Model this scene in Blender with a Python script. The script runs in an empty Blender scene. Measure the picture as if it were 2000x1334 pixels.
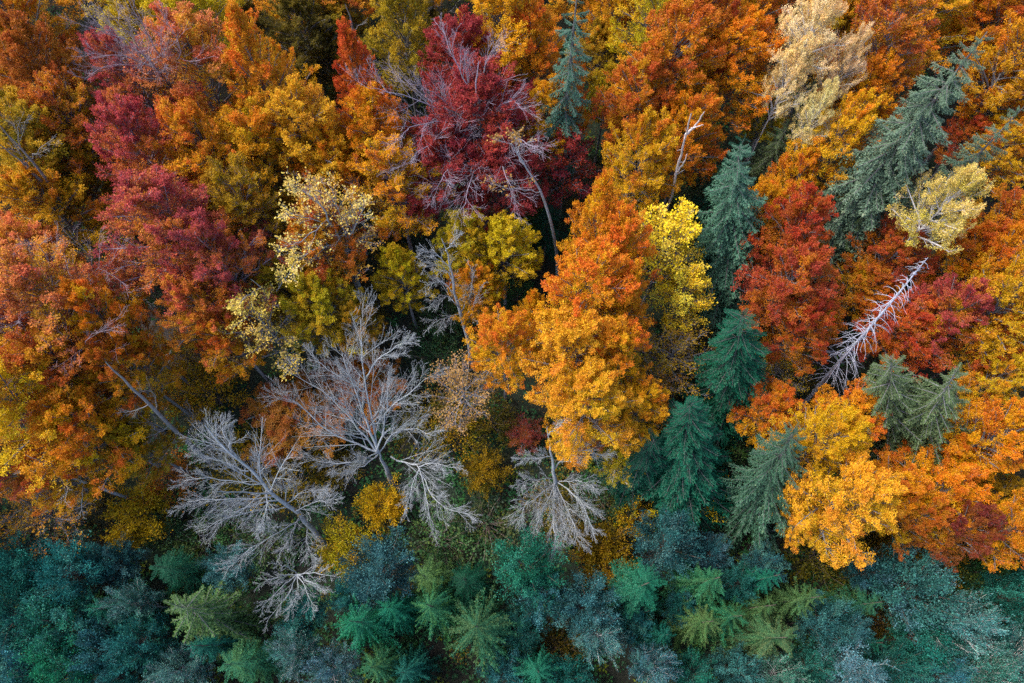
import bpy, math, random
import numpy as np
from mathutils import Vector, Matrix

# ------------------------------------------------------------------ camera, sky, sun, exposure
SC = bpy.context.scene
COL = SC.collection
HC = 65.0                                   # drone height above the foot of the slope
PITCH = math.radians(23.6)                  # tilt away from straight down
FPX = 1333.0                                # focal length in pixels of the 2000 px wide photo (24 mm)
cam_d = bpy.data.cameras.new("camera"); cam_d.lens = 24.0; cam_d.sensor_width = 36.0
cam_d.clip_start = 0.5; cam_d.clip_end = 3000.0
cam = bpy.data.objects.new("camera", cam_d); COL.objects.link(cam)
cam.location = (0, 0, HC); cam.rotation_euler = (PITCH, 0, 0)
SC.camera = cam

SUN_EL, SUN_AZ = math.radians(56), math.radians(-80)      # azimuth clockwise from +Y
world = bpy.data.worlds.new("World"); SC.world = world; world.use_nodes = True
wn = world.node_tree
for n in list(wn.nodes): wn.nodes.remove(n)
sky = wn.nodes.new("ShaderNodeTexSky"); sky.sky_type = 'NISHITA'; sky.sun_disc = False
sky.sun_elevation = SUN_EL; sky.sun_rotation = SUN_AZ
sky.air_density = 1.0; sky.dust_density = 3.0; sky.ozone_density = 1.0
bg = wn.nodes.new("ShaderNodeBackground"); bg.inputs[1].default_value = 0.14
wo = wn.nodes.new("ShaderNodeOutputWorld")
wn.links.new(sky.outputs[0], bg.inputs[0]); wn.links.new(bg.outputs[0], wo.inputs[0])
sun_d = bpy.data.lights.new("sun", 'SUN'); sun_d.energy = 1.5; sun_d.angle = math.radians(22); sun_d.color = (1.0, 0.93, 0.82)
sun = bpy.data.objects.new("sun", sun_d); COL.objects.link(sun)
sdir = Vector((math.sin(SUN_AZ) * math.cos(SUN_EL), math.cos(SUN_AZ) * math.cos(SUN_EL), math.sin(SUN_EL)))
sun.rotation_euler = sdir.to_track_quat('Z', 'Y').to_euler(); sun.location = (0, 0, 120)
SC.view_settings.view_transform = 'Standard'; SC.view_settings.look = 'None'
SC.view_settings.exposure = 1.52; SC.view_settings.gamma = 1.0; SC.view_settings.use_curve_mapping = False
SC.render.engine = 'CYCLES'
SC.cycles.max_bounces = 5; SC.cycles.diffuse_bounces = 3; SC.cycles.glossy_bounces = 1
SC.cycles.transmission_bounces = 3; SC.cycles.transparent_max_bounces = 4
SC.cycles.use_denoising = False

# ------------------------------------------------------------------ terrain function and placing by sight line
SLOPE = 0.25
def ground_z(x, y):
    x = np.asarray(x, float); y = np.asarray(y, float)
    yy = np.clip(y, -60, 160)
    z = SLOPE * np.maximum(yy, -6) + 0.10 * np.minimum(yy + 6, 0)
    z = z + 0.5 * np.sin(x * 0.09 + 1.3) * np.cos(y * 0.11) + 0.22 * np.sin(x * 0.31 + y * 0.17)
    return z
CP, SP = math.cos(PITCH), math.sin(PITCH)
def ray(u, v):
    a, b = (u - 1000) / FPX, -(v - 667) / FPX
    return np.array([a, b * CP + SP, b * SP - CP])
def at(u, v, h=0.0):
    """point on the sight line through photo pixel (u, v) that stands h metres above the ground"""
    d = ray(u, v); t = 50.0
    for _ in range(40):
        p = np.array([0, 0, HC]) + t * d
        err = p[2] - (float(ground_z(p[0], p[1])) + h)
        t += err / (-d[2] + SLOPE * d[1])
    return np.array([0, 0, HC]) + t * d
def depth(p):
    return -((p[2] - HC) * CP) + p[1] * SP
def gz(x, y): return float(ground_z(x, y))

# ------------------------------------------------------------------ materials
def nodes_of(name):
    m = bpy.data.materials.new(name); m.use_nodes = True
    nt = m.node_tree
    for n in list(nt.nodes): nt.nodes.remove(n)
    return m, nt
def obj_attr(nt, name):
    a = nt.nodes.new("ShaderNodeAttribute"); a.attribute_type = 'OBJECT'; a.attribute_name = name; return a
def mixc(nt, f, a, b):
    n = nt.nodes.new("ShaderNodeMix"); n.data_type = 'RGBA'
    for sock, val in ((n.inputs[0], f), (n.inputs[6], a), (n.inputs[7], b)):
        if hasattr(val, "is_output"): nt.links.new(val, sock)
        else: sock.default_value = val
    return n.outputs[2]
def math_n(nt, op, a, b=0.0, c=0.0):
    n = nt.nodes.new("ShaderNodeMath"); n.operation = op
    for i, val in enumerate((a, b, c)):
        if hasattr(val, "is_output"): nt.links.new(val, n.inputs[i])
        else: n.inputs[i].default_value = val
    return n.outputs[0]

def leaf_material(name, trans=0.32, gloss=0.012, rough=0.5, vmin=0.72, vamp=0.56):
    m, nt = nodes_of(name)
    g = nt.nodes.new("ShaderNodeAttribute"); g.attribute_name = "tone"
    sep = nt.nodes.new("ShaderNodeSeparateColor"); nt.links.new(g.outputs["Color"], sep.inputs[0])
    A, B, Cc = (obj_attr(nt, k).outputs["Color"] for k in ("tone_a", "tone_b", "tone_c"))
    c = mixc(nt, sep.outputs[0], A, B)
    c = mixc(nt, sep.outputs[2], c, Cc)
    hsv = nt.nodes.new("ShaderNodeHueSaturation")
    nt.links.new(c, hsv.inputs["Color"])
    nt.links.new(math_n(nt, 'MULTIPLY_ADD', sep.outputs[1], vamp, vmin), hsv.inputs["Value"])
    nt.links.new(math_n(nt, 'MULTIPLY_ADD', math_n(nt, 'FRACT', math_n(nt, 'MULTIPLY', sep.outputs[1], 7.3)), 0.024, 0.488), hsv.inputs["Hue"])
    c = hsv.outputs[0]
    d = nt.nodes.new("ShaderNodeBsdfDiffuse"); t = nt.nodes.new("ShaderNodeBsdfTranslucent"); gl = nt.nodes.new("ShaderNodeBsdfGlossy")
    nt.links.new(c, d.inputs[0]); nt.links.new(c, t.inputs[0]); gl.inputs["Roughness"].default_value = rough
    m1 = nt.nodes.new("ShaderNodeMixShader"); m1.inputs[0].default_value = trans
    nt.links.new(d.outputs[0], m1.inputs[1]); nt.links.new(t.outputs[0], m1.inputs[2])
    m2 = nt.nodes.new("ShaderNodeMixShader"); m2.inputs[0].default_value = gloss
    nt.links.new(m1.outputs[0], m2.inputs[1]); nt.links.new(gl.outputs[0], m2.inputs[2])
    o = nt.nodes.new("ShaderNodeOutputMaterial"); nt.links.new(m2.outputs[0], o.inputs[0])
    return m
M_LEAF = leaf_material("autumn_leaf")
M_NEEDLE = leaf_material("conifer_needle", trans=0.12, gloss=0.015, rough=0.45)
M_WILLOW = leaf_material("blue_green_leaf", trans=0.25, gloss=0.012, rough=0.45, vmin=0.30, vamp=1.4)

def bark_material(name):
    m, nt = nodes_of(name)
    tc = nt.nodes.new("ShaderNodeTexCoord")
    nz = nt.nodes.new("ShaderNodeTexNoise"); nz.inputs["Scale"].default_value = 5.0; nz.inputs["Detail"].default_value = 6.0
    nt.links.new(tc.outputs["Object"], nz.inputs["Vector"])
    n2 = nt.nodes.new("ShaderNodeTexNoise"); n2.inputs["Scale"].default_value = 1.3; n2.inputs["Detail"].default_value = 2.0
    nt.links.new(tc.outputs["Object"], n2.inputs["Vector"])
    base = obj_attr(nt, "bark_tone").outputs["Color"]
    hsv = nt.nodes.new("ShaderNodeHueSaturation"); nt.links.new(base, hsv.inputs["Color"])
    nt.links.new(math_n(nt, 'MULTIPLY_ADD', nz.outputs[0], 1.5, 0.25), hsv.inputs["Value"])
    lich = mixc(nt, math_n(nt, 'MULTIPLY', math_n(nt, 'GREATER_THAN', n2.outputs[0], 0.60), 0.35), hsv.outputs[0], (0.20, 0.26, 0.19, 1))
    p = nt.nodes.new("ShaderNodeBsdfPrincipled"); nt.links.new(lich, p.inputs["Base Color"])
    p.inputs["Roughness"].default_value = 0.85
    bp = nt.nodes.new("ShaderNodeBump"); bp.inputs["Strength"].default_value = 0.5; bp.inputs["Distance"].default_value = 0.03
    nt.links.new(nz.outputs[0], bp.inputs["Height"]); nt.links.new(bp.outputs[0], p.inputs["Normal"])
    o = nt.nodes.new("ShaderNodeOutputMaterial"); nt.links.new(p.outputs[0], o.inputs[0])
    return m
M_BARK = bark_material("tree_bark")

# ------------------------------------------------------------------ mesh helpers (numpy)
def mesh_from(name, V, F, mat, tone=None, smooth=False):
    V = np.asarray(V, np.float32).reshape(-1, 3); F = np.asarray(F, np.int32)
    k = F.shape[1]
    me = bpy.data.meshes.new(name)
    me.vertices.add(len(V)); me.vertices.foreach_set("co", V.ravel())
    me.loops.add(F.size); me.loops.foreach_set("vertex_index", F.ravel())
    me.polygons.add(len(F))
    me.polygons.foreach_set("loop_start", np.arange(0, F.size, k, dtype=np.int32))
    if tone is not None:
        a = me.attributes.new("tone", 'FLOAT_COLOR', 'POINT')
        c = np.ones((len(V), 4), np.float32); c[:, :3] = tone
        a.data.foreach_set("color", c.ravel())
    if smooth: me.polygons.foreach_set("use_smooth", np.ones(len(F), bool))
    me.materials.append(mat)
    me.update(calc_edges=True)
    return me
def unit(a): return a / (np.linalg.norm(a, axis=-1, keepdims=True) + 1e-9)

def kites(P, D, N, L, W):
    """leaf blades: P base, D long axis, N face normal; returns verts (n*4,3), quads"""
    D = unit(D); S = unit(np.cross(N, D)); L = np.asarray(L).reshape(-1, 1); W = np.asarray(W).reshape(-1, 1)
    Nn = np.cross(D, S)
    V = np.stack([P, P + D * L * 0.45 - S * W * 0.5 + Nn * W * 0.12, P + D * L, P + D * L * 0.45 + S * W * 0.5 + Nn * W * 0.12], 1)
    n = len(P)
    return V.reshape(-1, 3), np.arange(n * 4).reshape(n, 4)

def tubes(P, R, sides=4):
    """P (N,k,3) polylines, R (N,k) radii -> verts, quads"""
    N, k, _ = P.shape
    T = unit(np.gradient(P, axis=1)) if k > 2 else np.repeat(unit(P[:, 1:] - P[:, :1]), 2, 1)
    ax = unit(P[:, -1] - P[:, 0])
    ref = np.where(np.abs(ax[:, 2:3]) < 0.8, np.array([[0, 0, 1.0]]), np.array([[1.0, 0, 0]]))
    S = unit(np.cross(T, ref[:, None, :])); U = np.cross(S, T)
    an = np.arange(sides) * 2 * math.pi / sides
    V = P[:, :, None, :] + R[:, :, None, None] * (np.cos(an)[None, None, :, None] * S[:, :, None, :] + np.sin(an)[None, None, :, None] * U[:, :, None, :])
    idx = np.arange(N * k * sides).reshape(N, k, sides)
    a = idx[:, :-1, :]; b = np.roll(a, -1, 2); d = idx[:, 1:, :]; c = np.roll(d, -1, 2)
    return V.reshape(-1, 3), np.stack([a, b, c, d], -1).reshape(-1, 4)
def join(parts):
    vs, fs, o = [], [], 0
    for V, F in parts:
        vs.append(V); fs.append(F + o); o += len(V)
    return np.concatenate(vs), np.concatenate(fs)

def sample(P, s):
    """point, tangent on polylines P (N,k,3) at fractions s (N,m)"""
    k = P.shape[1]; x = np.clip(s, 0, 0.9999) * (k - 1); i = x.astype(int); f = (x - i)[..., None]
    n = np.arange(len(P))[:, None]
    a, b = P[n, i], P[n, i + 1]
    return a + (b - a) * f, unit(b - a)
def grow(rng, P, R, m, s0, s1, a0, a1, ratio, k=4, up=0.1, wob=0.15, rmin=0.012, rr=0.45, taper=0.75, side=None):
    """m children on every polyline"""
    N = len(P)
    s = s0 + (s1 - s0) * ((np.arange(m)[None] + rng.random((N, m))) / m)
    p, t = sample(P, s)
    Lp = np.linalg.norm(np.diff(P, axis=1), axis=2).sum(1)[:, None]
    L = Lp * ratio * (1.15 - taper * s) * rng.uniform(0.65, 1.3, (N, m))
    ki = np.clip((s * (P.shape[1] - 1)).astype(int), 0, P.shape[1] - 1)
    r0 = np.maximum(R[np.arange(N)[:, None], ki] * rr, rmin)
    h = unit(rng.normal(size=(N, m, 3)) * np.array([1, 1, 0.75 if side is None else side]))
    q = unit(h - (h * t).sum(-1, keepdims=True) * t)
    a = rng.uniform(a0, a1, (N, m, 1))
    d = np.cos(a) * t + np.sin(a) * q
    C = [p]; st = (L / (k - 1))[..., None]
    for _ in range(k - 1):
        d = unit(d + np.array([0, 0, up]) + wob * rng.normal(size=d.shape))
        C.append(C[-1] + d * st)
    C = np.stack(C, 2).reshape(N * m, k, 3)
    rad = r0.reshape(-1, 1) * np.linspace(1, 0.35, k)[None]
    return C, np.maximum(rad, rmin * 0.6), s.reshape(-1)
def resample(pts, k):
    """smooth curve (Catmull-Rom) through pts, k points"""
    pts = np.asarray(pts, float)
    if len(pts) == 2: return pts[0] + (pts[1] - pts[0]) * np.linspace(0, 1, k)[:, None]
    e = np.concatenate([[2 * pts[0] - pts[1]], pts, [2 * pts[-1] - pts[-2]]])
    x = np.linspace(0, len(pts) - 1.0001, k); i = x.astype(int); f = (x - i)[:, None]
    a, b, c, d = e[i], e[i + 1], e[i + 2], e[i + 3]
    return 0.5 * (2 * b + (c - a) * f + (2 * a - 5 * b + 4 * c - d) * f ** 2 + (3 * b - a - 3 * c + d) * f ** 3)

# ------------------------------------------------------------------ object helpers
def ob(name, me, parent=None, loc=None, tones=None, bark=None):
    o = bpy.data.objects.new(name, me); COL.objects.link(o)
    if parent is not None: o.parent = parent
    if loc is not None: o.location = loc
    if tones is not None:
        for k, c in zip(("tone_a", "tone_b", "tone_c"), tones): o[k] = [float(x) for x in c]
    if bark is not None: o["bark_tone"] = [float(x) for x in bark]
    return o
def thing(name, label, cat, loc, rotz=0.0, scale=(1, 1, 1), group=None):
    o = bpy.data.objects.new(name, None); COL.objects.link(o)
    o.location = loc; o.rotation_euler = (0, 0, rotz); o.scale = scale
    o.empty_display_size = 0.5
    o["label"] = label; o["category"] = cat
    if group: o["group"] = group
    return o
def jitter(rng, cols, amt=0.10):
    return [np.clip(np.array(c) * rng.uniform(1 - amt, 1 + amt, 3) * rng.uniform(1 - amt, 1 + amt), 0.002, 0.85) for c in cols]

# ------------------------------------------------------------------ broadleaf crowns (canonical tree: 18 m tall, crown radius 4.5 m)
H0, R0 = 18.0, 4.5
def envelope(q, style):
    q = np.asarray(q)
    top = np.maximum(1 - np.maximum(q - 0.35, 0) / 0.65, 0) ** (0.5 if style != 'flame' else 0.8)
    low = 0.62 + 0.38 * np.clip(q / 0.35, 0, 1)
    return R0 * top * low
def tones_for(rng, n, t, s): 
    return np.stack([np.clip(t, 0, 1), np.clip(rng.normal(0.5, 0.2, n), 0, 1), np.clip(s, 0, 1)], 1)

def broadleaf(seed, style='beech', limbs=46, subs=11, twigs=9, lpt=13, leaf=(0.112, 0.075), zb=9.0, spread=1.0, scat=1.0):
    rng = np.random.default_rng(seed)
    q0 = (np.arange(limbs) + rng.random(limbs)) / limbs
    az = np.arange(limbs) * 2.39996 + rng.uniform(-0.4, 0.4, limbs) + seed
    q1 = np.clip(q0 * 0.86 + rng.uniform(0.10, 0.24, limbs), 0.1, 1.0)
    re = envelope(np.minimum(q1, 0.97), style) * rng.uniform(0.76, 1.16, limbs) * spread
    zs = zb - 1.0 + (H0 - zb) * q0 * 0.80
    ze = zb + (H0 - zb) * q1
    lean = rng.normal(0, 0.25, 2)
    k = 6; tt = np.linspace(0, 1, k)[None, :, None]
    S = np.stack([lean[0] * zs / H0, lean[1] * zs / H0, zs], 1); E = np.stack([re * np.cos(az), re * np.sin(az), ze], 1)
    M = (S + E) / 2 + np.array([0, 0, 0.35]) + rng.normal(0, 0.25, (limbs, 3))
    LP = (1 - tt) ** 2 * S[:, None] + 2 * tt * (1 - tt) * M[:, None] + tt ** 2 * E[:, None]
    lr = (0.11 - 0.06 * q0)[:, None] * np.linspace(1, 0.3, k)[None]
    tp = resample([[0, 0, -0.8], [0, 0, 4], [lean[0] * .5, lean[1] * .5, 10], [lean[0], lean[1], H0 * 0.93]], 12)[None]
    tr = np.linspace(1, 0.12, 12)[None] ** 0.8 * 0.27
    limb_s = np.where(rng.random(limbs) < 0.28, rng.uniform(0.5, 1, limbs), rng.uniform(0, 0.25, limbs))
    limb_t = rng.normal(0, 0.36, limbs)
    SB, SR, ss = grow(rng, LP, lr, subs, 0.22, 1.0, 0.40, 0.95, 0.36, k=4, up=0.10, wob=0.13, rmin=0.014, side=0.35)
    li = np.repeat(np.arange(limbs), subs)
    TW, TR, ts = grow(rng, SB, SR, twigs, 0.10, 1.0, 0.3, 0.8, 0.62, k=3, up=0.16, wob=0.12, rmin=0.007, side=0.45)
    ti = np.repeat(li, twigs)
    # leaves in flat sprays along every twig
    n = len(TW) * lpt
    s = rng.random((len(TW), lpt)) ** 0.7 * 1.15
    p, t = sample(TW, s)
    lat = unit(np.cross(t, np.array([0, 0, 1.0])))
    sd = np.where(rng.random((len(TW), lpt, 1)) < 0.5, -1.0, 1.0)
    p = p + lat * sd * rng.uniform(0.0, 0.10, (len(TW), lpt, 1)) * scat + rng.normal(0, 1, (len(TW), lpt, 3)) * np.array([0.06, 0.06, 0.05]) * scat
    outw = p - np.array([0, 0, H0 * 0.55]); outw = unit(outw)
    spn = unit(np.array([0, 0, 0.85]) + 0.45 * outw[:, :1] + 0.38 * rng.normal(size=(len(TW), 1, 3)))
    nn = unit(spn + 0.42 * rng.normal(size=p.shape))
    dd = unit(t * 0.75 + lat * sd * 0.8 + 0.3 * rng.normal(size=p.shape) + np.array([0, 0, -0.15]))
    p, nn, dd = (a.reshape(-1, 3) for a in (p, nn, dd))
    sc = rng.uniform(0.75, 1.3, n)
    V, F = kites(p, dd, nn, leaf[0] * sc, leaf[1] * sc)
    idx = np.repeat(ti, lpt)
    q = np.clip((p[:, 2] - zb) / (H0 - zb), 0, 1)
    rad = np.hypot(p[:, 0], p[:, 1]) / (envelope(np.minimum(q, 0.95), style) + 0.4)
    outer = np.clip(0.55 * q + 0.55 * np.clip(rad, 0, 1.2), 0, 1.15)
    spr_t = np.repeat(rng.normal(0, 0.15, len(TW)), lpt); sub_t = np.repeat(np.repeat(rng.normal(0, 0.24, len(SB)), twigs), lpt)
    tt_ = 0.5 + 1.9 * (0.72 - outer) + limb_t[idx] + spr_t + sub_t + rng.normal(0, 0.10, n)
    ss_ = limb_s[idx] + rng.normal(0, 0.12, n) + sub_t
    tone = np.repeat(tones_for(rng, n, tt_, ss_), 4, 0)
    crown = mesh_from("crown_leaves", V, F, M_LEAF, tone)
    trunk = mesh_from("trunk_and_limbs", *join([tubes(tp, tr, 8), tubes(LP, lr, 5), tubes(SB, SR, 3)]), M_BARK, smooth=True)
    tw = mesh_from("fine_twigs", *tubes(TW[:, ::2], TR[:, ::2], 3), M_BARK)
    return dict(crown=crown, trunk=trunk, twigs=tw)

# puffy crown: many rounded clumps of small leaves
def puffy(seed, clumps=46, per=330, leaf=(0.12, 0.055), H=11.0, R=3.0, zb=3.0, mat=None, flat=0.5, ball=0.30, upward=0.25):
    rng = np.random.default_rng(seed)
    th = np.arange(clumps) * 2.39996 + rng.uniform(-.5, .5, clumps); c = np.clip(1 - 1.55 * (np.arange(clumps) + .5) / clumps + rng.normal(0, .08, clumps), -0.75, 1)
    rr = rng.uniform(0.55, 1.02, clumps)
    hz = (H - zb) / 2; st = np.sqrt(1 - np.clip(c, -1, 1) ** 2)
    ctr = np.stack([R * rr * st * np.cos(th), R * rr * st * np.sin(th), zb + hz + hz * 0.85 * rr * c], 1)
    br = R * ball * rng.uniform(0.55, 1.25, clumps)
    # branches
    S = np.stack([np.zeros(clumps), np.zeros(clumps), np.clip(ctr[:, 2] - rng.uniform(1.5, 3.5, clumps), 1.0, None)], 1)
    k = 5; tt = np.linspace(0, 1, k)[None, :, None]
    Mid = (S + ctr) / 2 + rng.normal(0, .2, (clumps, 3))
    LP = (1 - tt) ** 2 * S[:, None] + 2 * tt * (1 - tt) * Mid[:, None] + tt ** 2 * (ctr[:, None] + 0.3 * (ctr - S)[:, None])
    LR = np.linspace(0.05, 0.015, k)[None].repeat(clumps, 0)
    tp = resample([[0, 0, -.6], [0.1, 0, H * .4], [0, .1, H * .9]], 8)[None]; tr = np.linspace(.14, .03, 8)[None]
    TW, TR, _ = grow(rng, LP, LR, 9, 0.45, 1.0, 0.3, 0.9, 0.45, k=3, up=0.12, wob=.1, rmin=.010)
    # leaves around the twigs
    m = per // 9; n = len(TW) * m
    p, t = sample(TW, rng.random((len(TW), m)))
    bi = np.repeat(np.arange(clumps), 9)
    p = p + rng.normal(size=p.shape) * (br[bi] * 0.22)[:, None, None] * np.array([1, 1, flat + .3])
    o = unit(p - ctr[bi][:, None]); g = unit(p - np.array([0, 0, zb + hz * .6]))
    nn = unit(np.array([0, 0, .7]) + .45 * o + .35 * g + .55 * rng.normal(size=p.shape))
    dd = unit(.6 * t + .5 * o + np.array([0, 0, upward]) + .5 * rng.normal(size=p.shape))
    p, nn, dd = (a.reshape(-1, 3) for a in (p, nn, dd)); sc = rng.uniform(.7, 1.35, n)
    V, F = kites(p, dd, nn, leaf[0] * sc, leaf[1] * sc)
    ct = rng.normal(0, .40, clumps); idx = np.repeat(bi, m)
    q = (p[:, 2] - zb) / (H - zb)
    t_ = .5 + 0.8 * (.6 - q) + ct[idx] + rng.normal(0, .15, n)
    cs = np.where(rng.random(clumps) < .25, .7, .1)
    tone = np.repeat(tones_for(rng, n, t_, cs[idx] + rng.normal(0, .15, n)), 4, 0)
    return dict(crown=mesh_from("crown_leaves", V, F, mat or M_LEAF, tone),
                trunk=mesh_from("trunk_and_limbs", *join([tubes(tp, tr, 6), tubes(LP, LR, 4)]), M_BARK, smooth=True),
                twigs=mesh_from("fine_twigs", *tubes(TW[:, ::2], TR[:, ::2], 3), M_BARK), H=H, R=R)

# ------------------------------------------------------------------ conifer boughs (unit length along +X)
def bough_arrays(seed, style):
    rng = np.random.default_rng(seed)
    k = 7; s = np.linspace(0, 1, k)
    if style == 'spruce': z = 0.06 * s - 0.40 * s ** 2 + 0.24 * s ** 4
    else: z = 0.02 * s - 0.10 * s ** 2 + 0.10 * s ** 4
    side = rng.normal(0, .05)
    ax = np.stack([s * 0.97, side * s ** 2, z], 1)[None]
    ar = np.linspace(.022, .006, k)[None]
    nb = 13 if style == 'spruce' else 15
    P, D, N, L, W, T = [], [], [], [], [], []
    def shoots(base, tang, n, spread, length, width, tip0, tip1, nz):
        nonlocal P, D, N, L, W, T
        f = (np.arange(n) + rng.random(n)) / n
        b = base(f); t = tang
        lat = unit(np.cross(t, np.array([0, 0, 1.0])))[None]
        sg = np.where(rng.random((n, 1)) < .5, -1., 1.)
        up = rng.normal(0, nz, (n, 1))
        d = unit(t[None] * 0.9 + lat * sg * rng.uniform(.2, spread, (n, 1)) + np.array([0, 0, 1.]) * up)
        nn = unit(np.array([0, 0, 1.]) + .5 * rng.normal(size=(n, 3)))
        P.append(b); D.append(d); N.append(nn); L.append(length * rng.uniform(.7, 1.3, n)); W.append(width * rng.uniform(.8, 1.2, n))
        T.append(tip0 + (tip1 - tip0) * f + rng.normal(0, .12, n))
    # shoots along the axis
    def ax_base(f):
        p, _ = sample(ax, f[None]); return p[0] + rng.normal(0, .008, (len(f), 3))
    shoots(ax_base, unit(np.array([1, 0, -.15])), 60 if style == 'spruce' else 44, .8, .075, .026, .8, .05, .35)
    for i in range(nb):
        for sg in (-1, 1):
            si = .10 + .86 * (i + rng.random() * .8) / nb
            p, t = sample(ax, np.array([[si]])); p = p[0, 0]; t = t[0, 0]
            lat = np.cross(np.array([0, 0, 1.]), t); lat /= np.linalg.norm(lat)
            if style == 'spruce':
                ln = (.24 * (1 - si) ** .6 + .05) * rng.uniform(.6, 1.25) * (0.6 + min(si / .3, 1) * .4)
                d = unit(t * rng.uniform(.5, .9) + sg * lat * .75 + np.array([0, 0, rng.uniform(-.75, -.05)]))
            else:
                ln = (.34 * (1 - si) ** .7 + .07) * rng.uniform(.75, 1.2) * (0.5 + min(si / .35, 1) * .5)
                d = unit(t * .75 + sg * lat * .8 + np.array([0, 0, rng.uniform(-.12, .12)]))
            def bb(f, p=p, d=d, ln=ln):
                q = p + d * ln * f[:, None]
                if style == 'spruce': q = q + np.array([0, 0, -.35 * ln]) * (f ** 2)[:, None]
                else: q = q + np.array([0, 0, .16 * ln]) * (f ** 2)[:, None]
                return q
            n = max(4, int(ln * (52 if style == 'spruce' else 62)))
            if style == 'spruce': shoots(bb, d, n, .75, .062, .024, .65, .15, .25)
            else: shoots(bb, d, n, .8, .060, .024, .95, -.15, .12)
    if style == 'spruce':                                    # hanging branchlets
        for i in range(24):
            si = .12 + .8 * rng.random(); p, t = sample(ax, np.array([[si]])); p = p[0, 0]
            ln = rng.uniform(.10, .26); d = unit(np.array([.25, rng.normal(0, .3), -1.]))
            shoots(lambda f, p=p, d=d, ln=ln: p + d * ln * f[:, None], d, int(ln * 48) + 2, .5, .06, .024, .75, .5, .2)
    P, D, N = (np.concatenate(a) for a in (P, D, N)); L, W, T = (np.concatenate(a) for a in (L, W, T))
    V, F = kites(P, D, N, L, W)
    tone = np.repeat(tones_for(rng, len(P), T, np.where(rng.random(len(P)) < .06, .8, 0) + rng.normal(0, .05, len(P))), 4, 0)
    AV, AF = tubes(ax, ar, 4)
    return (V, F, tone), (AV, AF)
def bough_pose(rng, f, style):
    """pitch of a bough by height fraction f (0 base, 1 tip)"""
    if style == 'spruce': return math.radians(-26 + 62 * max(f - .3, 0) ** 1.3 + rng.normal(0, 7))
    return math.radians(-24 + 50 * max(f - .45, 0) ** 1.4 + rng.normal(0, 5))
def bough_layout(rng, H, R, style, whorls, per, f0, loose=.008):
    """list of (height fraction, azimuth, pitch, length)"""
    out = []; a0 = rng.random() * 6
    for w in range(whorls):
        f = f0 + (1 - f0) * ((w + .15) / whorls) ** 0.92
        prof = (1 - f) / (1 - f0)
        ln = R * (prof ** (0.72 if style == 'spruce' else 0.62)) + 0.32
        if f < f0 + .12: ln *= .8 + (f - f0) / .12 * .2
        n = per if prof > .2 else max(4, per - 2)
        for i in range(n):
            a = a0 + i * 2 * math.pi / n + rng.normal(0, .17 + 8 * max(loose - .01, 0)); 
            out.append((min(f + rng.normal(0, loose), .985), a, bough_pose(rng, f, style), ln * rng.uniform(.62, 1.2)))
        a0 += .9 + rng.random() * .5
    return out

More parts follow.
